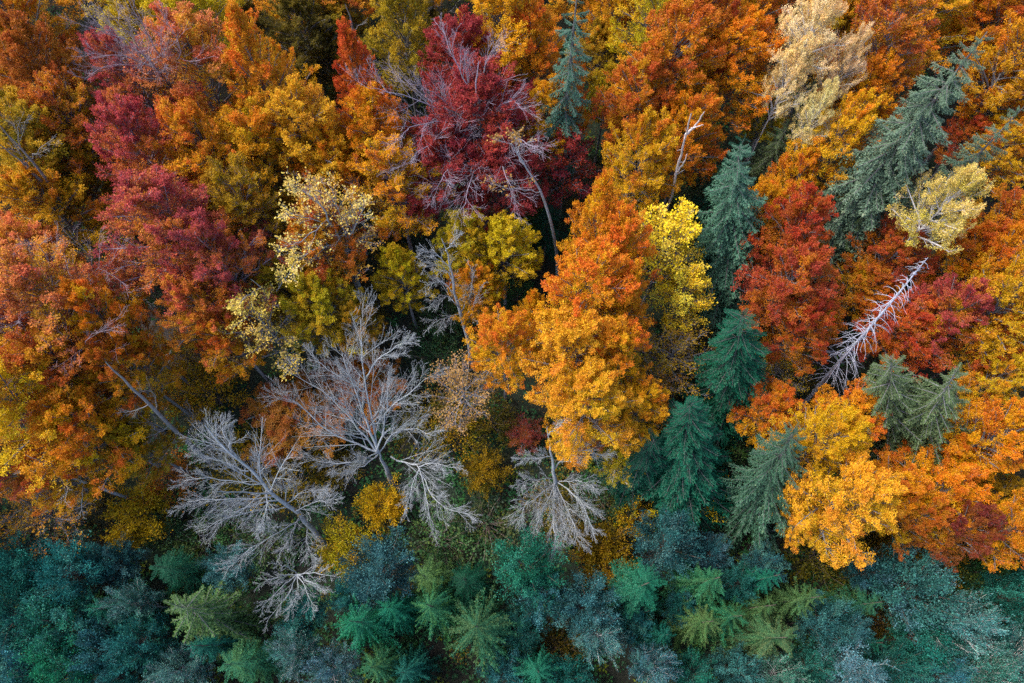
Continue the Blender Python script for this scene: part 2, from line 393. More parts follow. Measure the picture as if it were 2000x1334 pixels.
# ------------------------------------------------------------------ colours of leaves and bark (linear)
PAL = {
 'gold':    [(.60, .235, .008), (.50, .235, .008), (.60, .13, .010)],
 'bright': [(.70, .32, .010), (.58, .285, .010), (.68, .20, .014)],
 'orange': [(.62, .155, .008), (.66, .300, .006), (.54, .100, .012)],
 'rust': [(.48, .095, .010), (.60, .250, .006), (.42, .065, .016)],
 'brown':   [(.34, .085, .012), (.38, .135, .010), (.30, .05, .012)],
 'red': [(.40, .042, .016), (.52, .15, .008), (.31, .032, .020)],
 'crimson': [(.42, .058, .056), (.58, .22, .010), (.33, .042, .044)],
 'wine': [(.29, .032, .028), (.33, .050, .018), (.23, .024, .030)],
 'salmon': [(.58, .130, .055), (.66, .27, .010), (.48, .07, .040)],
 'redgold': [(.46, .065, .040), (.56, .24, .008), (.54, .13, .014)],
 'flame': [(.62, .110, .016), (.70, .310, .008), (.64, .190, .012)],
 'flamered': [(.60, .08, .022), (.58, .13, .010), (.50, .06, .02)],
 'olive': [(.34, .225, .008), (.22, .155, .008), (.40, .21, .010)],
 'oliveyellow': [(.44, .33, .010), (.32, .24, .010), (.48, .29, .010)],
 'darkolive': [(.12, .09, .008), (.055, .052, .008), (.17, .11, .008)],  # olive lowered so plants in the gaps carry the shade in their colour
 'darkgreen': [(.045, .135, .048), (.022, .075, .036), (.10, .15, .03)],
 'yellowgreen': [(.44, .29, .012), (.24, .20, .012), (.5, .30, .012)],
 'maroon': [(.24, .042, .022), (.32, .10, .010), (.20, .03, .025)],
 'specks':  [(.44, .27, .010), (.14, .10, .012), (.40, .20, .012)],
 'amber': [(.72, .365, .018), (.58, .340, .010), (.72, .27, .022)],
 'deepspruce': [(.055, .145, .085), (.016, .052, .035), (.09, .16, .07)],
 'palegold': [(.64, .42, .055), (.50, .31, .03), (.68, .47, .10)],
 'lemon': [(.85, .57, .020), (.74, .47, .012), (.85, .64, .06)],
 'cream': [(.84, .62, .25), (.76, .52, .17), (.85, .68, .33)],
 'paleyellow': [(.74, .56, .12), (.55, .40, .06), (.78, .60, .18)],
 'tan':     [(.40, .22, .065), (.30, .17, .03), (.46, .27, .09)],
 'yellow':  [(.58, .33, .010), (.44, .26, .010), (.60, .28, .012)],
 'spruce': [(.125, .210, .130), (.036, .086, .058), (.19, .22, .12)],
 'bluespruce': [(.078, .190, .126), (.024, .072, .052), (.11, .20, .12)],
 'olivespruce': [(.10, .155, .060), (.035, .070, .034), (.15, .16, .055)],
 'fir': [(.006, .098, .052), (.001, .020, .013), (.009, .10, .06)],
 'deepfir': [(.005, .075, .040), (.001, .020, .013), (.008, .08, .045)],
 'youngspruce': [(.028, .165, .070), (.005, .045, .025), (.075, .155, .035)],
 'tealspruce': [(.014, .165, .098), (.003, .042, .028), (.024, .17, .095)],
 'limespruce': [(.10, .185, .045), (.012, .070, .034), (.05, .17, .06)],  # second tone very dark: shade between the boughs put into the needles
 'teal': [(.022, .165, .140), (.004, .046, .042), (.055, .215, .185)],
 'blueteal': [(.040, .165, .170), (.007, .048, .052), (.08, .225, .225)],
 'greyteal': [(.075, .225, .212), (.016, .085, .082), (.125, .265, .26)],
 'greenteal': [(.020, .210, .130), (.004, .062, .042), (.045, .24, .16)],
}
for _k in ('gold', 'bright', 'orange', 'rust', 'brown', 'salmon', 'redgold', 'flame', 'flamered', 'red', 'yellow'):
    PAL[_k] = [(c[0], c[1] * 1.32, c[2]) for c in PAL[_k]]
BARK = {'silver': (.27, .295, .325), 'grey': (.17, .165, .18), 'dark': (.10, .095, .10), 'pale': (.52, .50, .50), 'lavender': (.27, .23, .30), 'mauve': (.26, .21, .26), 'brown': (.12, .09, .075)}
G_BROAD = "autumn broadleaf trees crowding the slope"
G_SPRUCE = "spruces and firs among the autumn trees"
G_BARE = "leafless trees in the wood"
G_BLUE = "blue-green leafy trees along the bottom edge"
G_YOUNG = "young conifers along the bottom edge"
G_SHRUB = "shrubs under and between the trees"
G_BIRCH = "pale-leaved birches between the orange trees"

# ------------------------------------------------------------------ ground
def build_ground():
    ax = np.concatenate([np.linspace(-900, -95, 14), np.linspace(-90, 90, 121), np.linspace(95, 900, 14)])
    ay = np.concatenate([np.linspace(-700, -42, 12), np.linspace(-40, 100, 95), np.linspace(103, 900, 14)])
    X, Y = np.meshgrid(ax, ay); Z = ground_z(X, Y)
    rng = np.random.default_rng(5); inner = (np.abs(X) < 90) & (Y > -40) & (Y < 100)
    Z = Z + np.where(inner, rng.normal(0, .05, Z.shape), 0) - 0.04
    nx, ny = len(ax), len(ay); i = np.arange(nx * ny).reshape(ny, nx)
    F = np.stack([i[:-1, :-1], i[:-1, 1:], i[1:, 1:], i[1:, :-1]], -1).reshape(-1, 4)
    m, nt = nodes_of("forest_floor")
    tc = nt.nodes.new("ShaderNodeTexCoord")
    n1 = nt.nodes.new("ShaderNodeTexNoise"); n1.inputs["Scale"].default_value = .22; n1.inputs["Detail"].default_value = 5
    n2 = nt.nodes.new("ShaderNodeTexNoise"); n2.inputs["Scale"].default_value = 6; n2.inputs["Detail"].default_value = 8
    for n in (n1, n2): nt.links.new(tc.outputs["Object"], n.inputs["Vector"])
    r1 = nt.nodes.new("ShaderNodeValToRGB"); nt.links.new(n2.outputs[0], r1.inputs[0])
    r1.color_ramp.elements[0].position = .35; r1.color_ramp.elements[0].color = (.016, .012, .010, 1)
    r1.color_ramp.elements[1].position = .70; r1.color_ramp.elements[1].color = (.034, .024, .018, 1)
    r2 = nt.nodes.new("ShaderNodeValToRGB"); nt.links.new(n2.outputs[0], r2.inputs[0])
    r2.color_ramp.elements[0].position = .35; r2.color_ramp.elements[0].color = (.006, .014, .008, 1)
    r2.color_ramp.elements[1].position = .72; r2.color_ramp.elements[1].color = (.016, .036, .016, 1)
    f = math_n(nt, 'MULTIPLY_ADD', n1.outputs[0], 4.0, -1.3); f.node.use_clamp = True
    c = mixc(nt, f, r1.outputs[0], r2.outputs[0])
    p = nt.nodes.new("ShaderNodeBsdfPrincipled"); nt.links.new(c, p.inputs["Base Color"]); p.inputs["Roughness"].default_value = .95
    bp = nt.nodes.new("ShaderNodeBump"); bp.inputs["Strength"].default_value = .7; bp.inputs["Distance"].default_value = .08
    nt.links.new(n2.outputs[0], bp.inputs["Height"]); nt.links.new(bp.outputs[0], p.inputs["Normal"])
    o = nt.nodes.new("ShaderNodeOutputMaterial"); nt.links.new(p.outputs[0], o.inputs[0])
    g = ob("ground", mesh_from("ground", np.stack([X, Y, Z], -1).reshape(-1, 3), F, m, smooth=True))
    g["kind"] = "structure"; g["label"] = "dark leaf-strewn forest floor rising up the slope"
build_ground()

def track(name, pts, width, label):
    P = resample(pts, 40); T = unit(np.gradient(P, axis=0)); S = unit(np.cross(T, np.array([0, 0, 1.])))
    rng = np.random.default_rng(3); cols = np.linspace(-1, 1, 9)
    rut = -.07 * np.exp(-((np.abs(cols) - .5) / .16) ** 2)
    V = P[:, None] + S[:, None] * cols[None, :, None] * width / 2 * rng.uniform(.85, 1.15, (40, 1, 1))
    V[..., 2] = ground_z(V[..., 0], V[..., 1]) + .13 + rut[None] + rng.normal(0, .015, V.shape[:2])
    i = np.arange(360).reshape(40, 9); F = np.stack([i[:-1, :-1], i[:-1, 1:], i[1:, 1:], i[1:, :-1]], -1).reshape(-1, 4)
    m, nt = nodes_of("bare_earth"); tc = nt.nodes.new("ShaderNodeTexCoord")
    nz = nt.nodes.new("ShaderNodeTexNoise"); nz.inputs["Scale"].default_value = 3; nz.inputs["Detail"].default_value = 8
    nt.links.new(tc.outputs["Object"], nz.inputs["Vector"])
    r = nt.nodes.new("ShaderNodeValToRGB"); nt.links.new(nz.outputs[0], r.inputs[0])
    r.color_ramp.elements[0].position = .3; r.color_ramp.elements[0].color = (.022, .019, .020, 1)
    r.color_ramp.elements[1].position = .72; r.color_ramp.elements[1].color = (.07, .058, .056, 1)
    p = nt.nodes.new("ShaderNodeBsdfPrincipled"); nt.links.new(r.outputs[0], p.inputs["Base Color"]); p.inputs["Roughness"].default_value = .9
    o = nt.nodes.new("ShaderNodeOutputMaterial"); nt.links.new(p.outputs[0], o.inputs[0])
    g = ob(name, mesh_from(name, V.reshape(-1, 3), F, m, smooth=True)); g["kind"] = "structure"; g["label"] = label
track("dirt_track", [at(250, 560), at(318, 640), at(352, 672), at(430, 720)], 4.2, "bare earth track showing between the orange and red crowns")
track("forest_path", [at(600, 330), at(660, 245), at(640, 190), at(650, 120)], 2.6, "grey earth path glimpsed beside the narrow orange tree")

# leaf litter and ground plants (nobody could count them)
def in_view_points(rng, n, pad=160):
    u = rng.uniform(-pad, 2000 + pad, n); v = rng.uniform(-pad, 1334 + pad, n)
    a, b = (u - 1000) / FPX, -(v - 667) / FPX
    d = np.stack([a, b * CP + SP, b * SP - CP], 1); t = np.full(n, 55.)
    for _ in range(25):
        p = np.array([0, 0, HC]) + t[:, None] * d
        t += (p[:, 2] - ground_z(p[:, 0], p[:, 1])) / (-d[:, 2] + SLOPE * d[:, 1])
    return np.array([0, 0, HC]) + t[:, None] * d, u, v
def litter():
    rng = np.random.default_rng(8); n = 80000; p, u, v = in_view_points(rng, n); p = p[((v < 1075) | (rng.random(n) < .12)) & ((v < 700) | (u < 350) | (u > 1250) | (rng.random(n) < .4))]; n = len(p)
    p[:, 2] = ground_z(p[:, 0], p[:, 1]) + rng.uniform(.02, .16, n)
    V, F = kites(p, rng.normal(size=(n, 3)) * [1, 1, .2], unit(np.array([0, 0, 1.]) + .35 * rng.normal(size=(n, 3))), rng.uniform(.09, .20, n), rng.uniform(.06, .12, n))
    tone = np.repeat(tones_for(rng, n, rng.random(n), (rng.random(n) < .12) * .9), 4, 0)
    o = ob("fallen_leaves", mesh_from("fallen_leaves", V, F, M_LEAF, tone), tones=[(.11, .055, .025), (.05, .03, .02), (.36, .21, .03)])
    o["kind"] = "stuff"; o["label"] = "brown and yellow fallen leaves on the forest floor"
    n = 8000; p, u, v = in_view_points(rng, n)
    keep = rng.random(n) < np.where((v > 800) & (v < 1120) & (u > 330) & (u < 1300), 1, np.where(v > 1075, .9, .35)); p = p[keep]; n = len(p)
    m = 16; h = rng.uniform(.25, 1.0, (n, 1)); an = rng.uniform(0, 6.283, (n, m)); rr = rng.uniform(.05, .55, (n, m)) * (h + .3)
    q = np.stack([p[:, :1] + rr * np.cos(an), p[:, 1:2] + rr * np.sin(an), ground_z(p[:, :1] + rr * np.cos(an), p[:, 1:2] + rr * np.sin(an)) + h * rng.uniform(.3, 1, (n, m))], -1).reshape(-1, 3)
    d = np.stack([np.cos(an), np.sin(an), rng.uniform(-.3, .3, (n, m))], -1).reshape(-1, 3); N = n * m
    V, F = kites(q, d, unit(np.array([0, 0, 1.]) + .4 * rng.normal(size=(N, 3))), rng.uniform(.18, .40, N), rng.uniform(.11, .25, N))
    tone = np.repeat(tones_for(rng, N, np.repeat(rng.random(n), m) + rng.normal(0, .1, N), np.repeat((rng.random(n) < .15) * .9, m)), 4, 0)
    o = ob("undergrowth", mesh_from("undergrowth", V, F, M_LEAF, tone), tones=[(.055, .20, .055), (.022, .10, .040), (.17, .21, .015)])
    o["kind"] = "stuff"; o["label"] = "low dark green plants covering the forest floor"
litter()
def understory():
    rng = np.random.default_rng(18); n = 1500; p, u, v = in_view_points(rng, n)
    keep = ((v < 1080) | (rng.random(n) < .5)) & ~((np.abs(u - 320) < 75) & (np.abs(v - 640) < 60)) & ~((np.abs(u - 652) < 30) & (np.abs(v - 225) < 60)); p = p[keep]; n = len(p)
    m = 70; h = rng.uniform(.8, 3.2, (n, 1)); rr = h * rng.uniform(.3, .6, (n, 1)); an = rng.uniform(0, 6.283, (n, m)); q = np.sqrt(rng.random((n, m)))
    x = p[:, :1] + rr * q * np.cos(an); y = p[:, 1:2] + rr * q * np.sin(an)
    z = ground_z(p[:, :1], p[:, 1:2]) + h * (.35 + .65 * np.sqrt(1 - .9 * q ** 2)) * rng.uniform(.55, 1.05, (n, m)); N = n * m
    V, F = kites(np.stack([x, y, z], -1).reshape(-1, 3), rng.normal(size=(N, 3)) * [1, 1, .3], unit(np.array([0, 0, 1.]) + .45 * rng.normal(size=(N, 3))), rng.uniform(.12, .26, N), rng.uniform(.08, .17, N))
    tone = np.repeat(tones_for(rng, N, np.repeat(rng.random(n), m) + rng.normal(0, .1, N), np.repeat((rng.random(n) < .25) * .9, m)), 4, 0)
    o = ob("undergrowth", mesh_from("undergrowth", V, F, M_LEAF, tone), tones=[(.042, .046, .010), (.012, .030, .015), (.14, .10, .010)])  # leaf tones darkened to paint deeper shade into the gaps
    o["kind"] = "stuff"; o["label"] = "olive saplings and brambles with shade-darkened leaves under the trees"
understory()

# ------------------------------------------------------------------ tree kinds (shared meshes)
BEECH = [broadleaf(i + 1, 'beech') for i in range(5)]
FLAME = [broadleaf(i + 21, 'flame', limbs=44, zb=7.5) for i in range(3)]
THIN = [broadleaf(i + 41, 'beech', limbs=26, subs=9, twigs=6, lpt=5, leaf=(.20, .17), scat=3.0) for i in range(3)]
THIN2 = [broadleaf(i + 51, 'beech', limbs=24, subs=9, twigs=6, lpt=2, leaf=(.17, .13), scat=2.6) for i in range(3)]
BIRCH = [broadleaf(i + 61, 'beech', limbs=34, subs=10, twigs=7, lpt=12, leaf=(.12, .08), scat=1.4, zb=12.0) for i in range(3)]
BUSHY = [puffy(i + 81, 40, 216, leaf=(.17, .11), H=6, R=2.6, zb=.4, ball=.34) for i in range(4)]
SPARSE = [puffy(i + 101, 34, 72, leaf=(.20, .15), H=6, R=2.8, zb=.4, ball=.42, flat=.3) for i in range(3)]
BLUE = [puffy(i + 121, 64, 297, leaf=(.15, .09), H=11, R=3.0, zb=3.0, mat=M_WILLOW, ball=.26, flat=.6) for i in range(5)]

def broad_tree(i, u, v, r, H, style, pal, label, bark='grey', twigs=False, name=None, group=G_BROAD):
    rng = np.random.default_rng(1000 + i)
    lib = {'beech': BEECH, 'flame': FLAME, 'thin': THIN, 'thin2': THIN2, 'birch': BIRCH}[style]
    kit = lib[i % len(lib)]
    P = at(u, v, H * (0.75 if style != 'birch' else 0.83))
    R = r * depth(P) / FPX
    base = (P[0], P[1], gz(P[0], P[1]))
    s = R / R0 * 1.2
    t = thing(name or {'birch': 'birch_tree'}.get(style, 'broadleaf_tree'), label, 'tree', base, rng.uniform(0, 6.28), (s * rng.uniform(.94, 1.06), s * rng.uniform(.94, 1.06), H / H0), group)
    ton = jitter(rng, PAL[pal])
    ob('trunk', kit['trunk'], t, bark=BARK[bark])
    ob('crown', kit['crown'], t, tones=ton, bark=BARK[bark])
    if twigs or style in ('thin', 'thin2', 'birch'): ob('twigs', kit['twigs'], t, bark=BARK[bark if style == 'birch' else 'lavender'])
    return t
def puff_tree(i, u, v, r, H, lib, pal, label, name, group, cat='tree', bark='grey', hc=.62, twigs=True, shrink=1.0):
    rng = np.random.default_rng(5000 + i); kit = lib[i % len(lib)]
    P = at(u, v, H * hc); R = r * depth(P) / FPX; s = R / kit['R'] * shrink
    t = thing(name, label, cat, (P[0], P[1], gz(P[0], P[1])), rng.uniform(0, 6.28), (s * rng.uniform(.92, 1.08), s * rng.uniform(.92, 1.08), H / kit['H']), group)
    ob('trunk' if cat == 'tree' else 'stems', kit['trunk'], t, bark=BARK[bark])
    ob('crown', kit['crown'], t, tones=jitter(rng, PAL[pal], .2))
    if twigs: ob('twigs', kit['twigs'], t, bark=BARK[bark])
    return t

# ---- the autumn broadleaf trees: crown centre in the photo, half width, height, style, colours, label
BROAD = [
 (20, 30, 88, 19, 'beech', 'gold', "golden brown tree in the top left corner of the wood"),
 (95, 150, 95, 19, 'beech', 'brown', "brownish orange tree left of the grey many-stemmed tree"),
 (20, 130, 70, 17, 'beech', 'gold', "olive gold tree on the left edge under the corner tree"),
 (150, 245, 85, 18, 'beech', 'rust', "rusty brown tree between the crimson crown and the olive tree with two grey trunks"),
 (275, 45, 85, 18, 'beech', 'yellow', "yellow tree behind the grey stems at the top left"),
 (375, 35, 85, 20, 'beech', 'yellow', "dull yellow tree at the top edge left of the dark gap"),
 (262, 165, 72, 19, 'beech', 'crimson', "small crimson tree at the foot of the grey many-stemmed tree"),
 (395, 150, 98, 22, 'beech', 'salmon', "salmon orange tree beside the red-tipped golden tree"),
 (510, 150, 86, 23, 'flame', 'flame', "tall golden tree with a red pointed tip beside the dark gap"),
 (600, 265, 85, 20, 'beech', 'amber', "golden orange tree left of the earth path"),
 (285, 300, 85, 20, 'beech', 'crimson', "crimson tree above the larger magenta red tree"),
 (405, 300, 90, 20, 'beech', 'flame', "amber tree in the middle of the big red and gold group"),
 (520, 300, 90, 19, 'beech', 'gold', "ochre tree below the red-tipped golden tree"),
 (340, 455, 112, 22, 'beech', 'crimson', "large magenta red tree above the earth track"),
 (485, 400, 78, 19, 'beech', 'olive', "olive gold tree right of the magenta red tree"),
 (430, 515, 90, 21, 'beech', 'crimson', "magenta red tree with golden lower leaves right of the largest magenta one"),
 (400, 610, 74, 18, 'beech', 'redgold', "red and gold tree hanging over the earth track"),
 (450, 665, 54, 16, 'beech', 'rust', "small rusty orange tree at the lower tip of the red group"),
 (655, 330, 66, 17, 'beech', 'gold', "golden tree right of the ochre tree and below the earth path"),
 (75, 280, 92, 19, 'beech', 'yellowgreen', "olive yellow tree with two grey trunks at the left edge"),
 (135, 330, 75, 16, 'beech', 'olive', "dark olive tree beside the one with two grey trunks"),
 (95, 405, 85, 17, 'beech', 'gold', "golden tree below the two grey trunks"),
 (45, 520, 85, 19, 'beech', 'salmon', "pinkish orange tree at the left edge above the big rusty one"),
 (110, 590, 112, 22, 'beech', 'salmon', "big salmon orange tree with mauve twigs at the left"),
 (15, 640, 85, 19, 'beech', 'red', "red tree cut by the left edge, mauve twigs showing"),
 (220, 630, 70, 20, 'beech', 'orange', "orange tree left of the earth track"),
 (250, 725, 66, 18, 'beech', 'rust', "rusty amber tree above the dark leaning bare trunk"),
 (130, 730, 95, 20, 'beech', 'rust', "rust red tree between the salmon tree and the bright gold tree"),
 (50, 800, 105, 22, 'beech', 'bright', "glowing golden orange tree on the left edge"),
 (170, 840, 88, 19, 'beech', 'orange', "deep orange tree right of the glowing golden one"),
 (265, 870, 60, 14, 'beech', 'olive', "small olive brown tree behind the twigs of the leaning bare tree"),
 (20, 905, 60, 16, 'beech', 'crimson', "small dark pink tree at the left edge below the golden tree"),
 (115, 925, 62, 15, 'beech', 'rust', "small rust red tree under the grey diagonal trunk at the left"),
 (705, 165, 56, 21, 'flame', 'flamered', "narrow fiery orange tree right of the earth path"),
 (735, 265, 75, 19, 'beech', 'orange', "orange tree just below the narrow fiery one"),
 (770, 360, 85, 18, 'beech', 'gold', "amber tree left of the crimson tree, tapering to a dark gap"),
 (780, 40, 72, 20, 'flame', 'yellowgreen', "yellow green tree at the top edge with its trunk showing below"),
 (905, 130, 82, 19, 'beech', 'wine', "dark red upper part of the twig-covered tree group, near the top"),
 (940, 235, 110, 20, 'beech', 'wine', "large wine red tree covered by pale twigs"),
 (870, 320, 90, 18, 'beech', 'wine', "wine red tree on the lower left of the pale twig web"),
 (975, 345, 80, 17, 'beech', 'wine', "dark red tree behind the thin curved trunk"),
 (1105, 320, 55, 14, 'thin', 'wine', "thin dark red tree under the spruce at the top middle"),
 (985, 40, 85, 21, 'beech', 'bright', "bright amber tree at the top edge right of the wine red tree"),
 (1035, 110, 74, 18, 'beech', 'flame', "amber and orange tree left of the hanging spruce at the top"),
 (1070, 235, 55, 17, 'beech', 'gold', "golden tree between the wine red tree and the hanging spruce"),
 (1120, 190, 34, 19, 'flame', 'orange', "little orange tree standing in front of the hanging spruce"),
 (1170, 100, 52, 11, 'beech', 'olive', "shaded olive tree right of the hanging spruce"),
 (1185, 185, 42, 12, 'beech', 'oliveyellow', "low olive yellow tree left of the rusty orange tree"),
 (1285, 35, 66, 20, 'beech', 'yellow', "yellow tree at the top edge right of the dark gap"),
 (1320, 125, 92, 21, 'beech', 'rust', "rusty red orange tree below the yellow top-edge tree"),
 (1245, 205, 75, 19, 'beech', 'rust', "rust orange tree overhanging the dark gap"),
 (1255, 320, 78, 19, 'beech', 'gold', "honey gold tree left of the pale snag"),
 (1345, 265, 70, 18, 'beech', 'orange', "orange tree behind the pale forked snag"),
 (1375, 60, 72, 20, 'beech', 'red', "brick red tree at the top edge left of the cream birch"),
 (1435, 130, 82, 19, 'beech', 'orange', "orange tree left of the cream birch"),
 (1470, 25, 70, 19, 'beech', 'rust', "russet tree at the top edge beside the cream birch"),
 (1500, 205, 45, 15, 'beech', 'yellow', "yellow tree beneath the cream birch"),
 (1625, 70, 45, 17, 'beech', 'yellowgreen', "yellow green tree tucked between the two birches"),
 (1650, 15, 65, 19, 'beech', 'gold', "golden tree at the top edge right of the cream birch"),
 (1715, 85, 88, 21, 'beech', 'rust', "red orange tree with dark branches left of the great leaning spruce"),
 (1680, 200, 75, 17, 'beech', 'orange', "orange tree against the left side of the great leaning spruce"),
 (1635, 285, 65, 19, 'beech', 'bright', "golden yellow tree below the birches"),
 (1700, 285, 50, 14, 'beech', 'orange', "small orange tree at the middle of the great leaning spruce"),
 (1800, 35, 80, 17, 'beech', 'gold', "amber tree at the top edge above the great leaning spruce"),
 (1925, 20, 80, 16, 'beech', 'orange', "orange tree at the tip of the great leaning spruce"),
 (1985, 110, 75, 19, 'beech', 'gold', "amber tree on the right edge near the top"),
 (1955, 30, 70, 18, 'beech', 'rust', "russet tree in the top right corner"),
 (1960, 180, 60, 14, 'beech', 'orange', "dull orange tree between the two leaning spruces on the right"),
 (1885, 275, 42, 10, 'beech', 'red', "small red tree right of the great leaning spruce"),
 (1960, 300, 55, 14, 'beech', 'gold', "ochre tree behind the right-edge spruce"),
 (1545, 365, 52, 15, 'beech', 'orange', "small orange tree right of the tall blue-green spruce"),
 (1490, 420, 58, 15, 'beech', 'gold', "golden tree half hidden by the tall blue-green spruce"),
 (1165, 440, 58, 22, 'flame', 'flame', "fiery red orange tree right of the curved thin trunk"),
 (1200, 500, 72, 21, 'beech', 'flame', "orange tree left of the lemon yellow tree"),
 (1155, 580, 92, 22, 'beech', 'flame', "bright orange and gold tree in the middle of the photo"),
 (1220, 590, 55, 20, 'flame', 'flame', "red orange tree on the right of the central golden group"),
 (1120, 690, 92, 21, 'beech', 'amber', "bright golden tree right of the bare branch fan"),
 (1195, 700, 72, 20, 'beech', 'flame', "golden orange tree left of the speckled olive tree"),
 (1150, 785, 88, 20, 'beech', 'amber', "glowing amber tree at the lower end of the central group"),
 (1250, 800, 55, 16, 'beech', 'gold', "ochre tree left of the two dark green firs"),
 (1128, 845, 48, 11, 'beech', 'orange', "orange tree behind the top of the downward-fanning bare tree"),
 (985, 675, 66, 17, 'beech', 'flame', "small orange and red tree left of the central golden group"),
 (1040, 615, 40, 15, 'flame', 'gold', "small golden tree at the left shoulder of the central group"),
 (780, 530, 55, 14, 'flame', 'yellow', "small yellow tree standing alone in a dark gap"),
 (910, 475, 60, 15, 'beech', 'oliveyellow', "olive yellow tree under the wine red tree"),
 (985, 490, 64, 15, 'beech', 'yellow', "mustard yellow tree left of the curved thin trunk"),
 (930, 565, 50, 13, 'beech', 'gold', "dull gold tree behind the small grey bare tree"),
 (630, 470, 82, 17, 'beech', 'rust', "rusty tree behind the grey twigs and pale leaves"),
 (620, 600, 78, 15, 'beech', 'oliveyellow', "olive yellow tree above the big silver bare tree"),
 (560, 560, 60, 15, 'beech', 'olive', "olive tree right of the red and gold tree"),
 (700, 640, 48, 13, 'beech', 'olive', "olive gold tree at the top of the big silver bare tree"),
 (570, 810, 85, 7, 'beech', 'brown', "copper brown tree behind the left limbs of the silver bare tree"),
 (700, 750, 75, 6, 'beech', 'brown', "low copper tree behind the middle of the silver bare tree"),
 (1025, 850, 32, 4, 'thin', 'maroon', "low dark red tree left of the downward-fanning bare tree"),
 (1545, 455, 72, 19, 'beech', 'red', "red tree left of the dark lower boughs of the great spruce"),
 (1540, 560, 88, 19, 'beech', 'red', "large brick red tree right of the dark green fir"),
 (1555, 650, 58, 16, 'beech', 'red', "red tree at the lower end of the brick red pair"),
 (1740, 490, 68, 14, 'beech', 'red', "orange red tree under the cream leaning birch"),
 (1690, 560, 58, 11, 'beech', 'rust', "rust red tree behind the white dead spruce"),
 (1765, 640, 75, 14, 'beech', 'red', "scarlet tree right of the white dead spruce"),
 (1850, 620, 72, 17, 'beech', 'crimson', "dark pinkish red tree between the scarlet and the right-edge golden trees"),
 (1890, 500, 78, 15, 'beech', 'rust', "russet tree right of the tip of the white dead spruce"),
 (1970, 440, 70, 17, 'beech', 'rust', "reddish brown tree at the right edge below the spruces"),
 (1960, 590, 82, 20, 'beech', 'gold', "golden tree at the right edge, halfway down"),
 (1965, 510, 60, 19, 'beech', 'orange', "orange tree at the right edge above the golden one"),
 (1930, 670, 55, 16, 'beech', 'rust', "rust tree on the right edge below the golden one"),
 (1600, 640, 42, 12, 'thin', 'rust', "thin brown tree left of the white dead spruce"),
 (1660, 812, 66, 14, 'beech', 'flame', "amber tree at the foot of the white dead spruce"),
 (1605, 860, 66, 20, 'beech', 'bright', "golden tree right of the curved-bough spruce"),
 (1500, 800, 62, 13, 'beech', 'rust', "brownish orange tree right of the dark green firs"),
 (1938, 745, 52, 16, 'beech', 'bright', "golden yellow tree right of the spruce with the bare grey top"),
 (1855, 885, 72, 12, 'beech', 'orange', "orange tree below the spruce with the bare grey top"),
 (1935, 850, 70, 18, 'beech', 'orange', "burnt orange tree near the right edge above the dark hollow"),
 (1650, 975, 88, 20, 'beech', 'amber', "big bright golden tree right of the curved-bough spruce"),
 (1580, 1005, 55, 13, 'beech', 'amber', "golden tree at the lower left of the big bright one"),
 (1740, 960, 68, 14, 'beech', 'orange', "tawny orange tree right of the big bright golden one"),
 (1830, 960, 80, 15, 'beech', 'orange', "orange tree above the purple-red one in the lower right"),
 (1870, 1030, 62, 16, 'beech', 'maroon', "purple red tree at the lower edge of the orange wood"),
 (1785, 1010, 55, 15, 'beech', 'rust', "dark rust tree left of the purple red one"),
 (1975, 1030, 62, 18, 'beech', 'orange', "amber tree on the right edge above the green shrubs"),
 (1950, 965, 40, 12, 'beech', 'olive', "shaded olive gold tree in the dark hollow on the right"),
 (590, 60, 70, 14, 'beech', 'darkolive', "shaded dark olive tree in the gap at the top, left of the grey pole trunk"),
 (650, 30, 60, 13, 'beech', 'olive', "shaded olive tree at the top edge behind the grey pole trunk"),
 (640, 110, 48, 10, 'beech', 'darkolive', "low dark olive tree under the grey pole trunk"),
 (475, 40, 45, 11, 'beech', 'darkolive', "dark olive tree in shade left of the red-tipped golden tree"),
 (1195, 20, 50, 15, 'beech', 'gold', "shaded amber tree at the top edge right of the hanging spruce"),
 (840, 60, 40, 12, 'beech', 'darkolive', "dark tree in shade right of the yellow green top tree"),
]
for i, a in enumerate(BROAD):
    u, v, r, H, st, pal, lab = a
    mauve = any(w in lab for w in ('mauve', 'dark branches', 'crimson', 'magenta'))
    broad_tree(i, u, v, r, H, st, pal, lab, bark='mauve' if mauve else 'grey', twigs=mauve)

# thinly leaved trees, lemon tree
THINS = [
 (1300, 480, 76, 17, 'lemon', "lemon yellow tree with scattered leaves left of the tall blue-green spruce"),
 (1332, 580, 56, 14, 'lemon', "smaller lemon yellow tree below the large lemon one"),
 (1310, 690, 78, 12, 'specks', "speckled dark olive tree right of the central golden group"),
 (905, 760, 78, 12, 'tan', "tan speckled tree with thin leaves right of the silver bare tree"),
 (520, 640, 74, 17, 'palegold', "pale yellow thin-leaved tree above the silver bare tree's left limbs"),
 (645, 440, 80, 19, 'palegold', "grey-branched tree with a few pale yellow leaves"),
 (1525, 720, 58, 8, 'oliveyellow', "low thin tree with yellow specks right of the dark green fir"),
 (80, 1000, 80, 8, 'specks', "dark nearly leafless tree with yellow specks at the left edge"),
 (35, 880, 42, 17, 'olive', "pale olive tuft at the top of the grey diagonal trunk on the left"),
 (1280, 740, 52, 12, 'olive', "thin olive tree between the central golden group and the firs"),
]
for i, (u, v, r, H, pal, lab) in enumerate(THINS):
    broad_tree(300 + i, u, v, r, H, 'thin' if pal == 'lemon' else 'thin2', pal, lab, bark='grey')
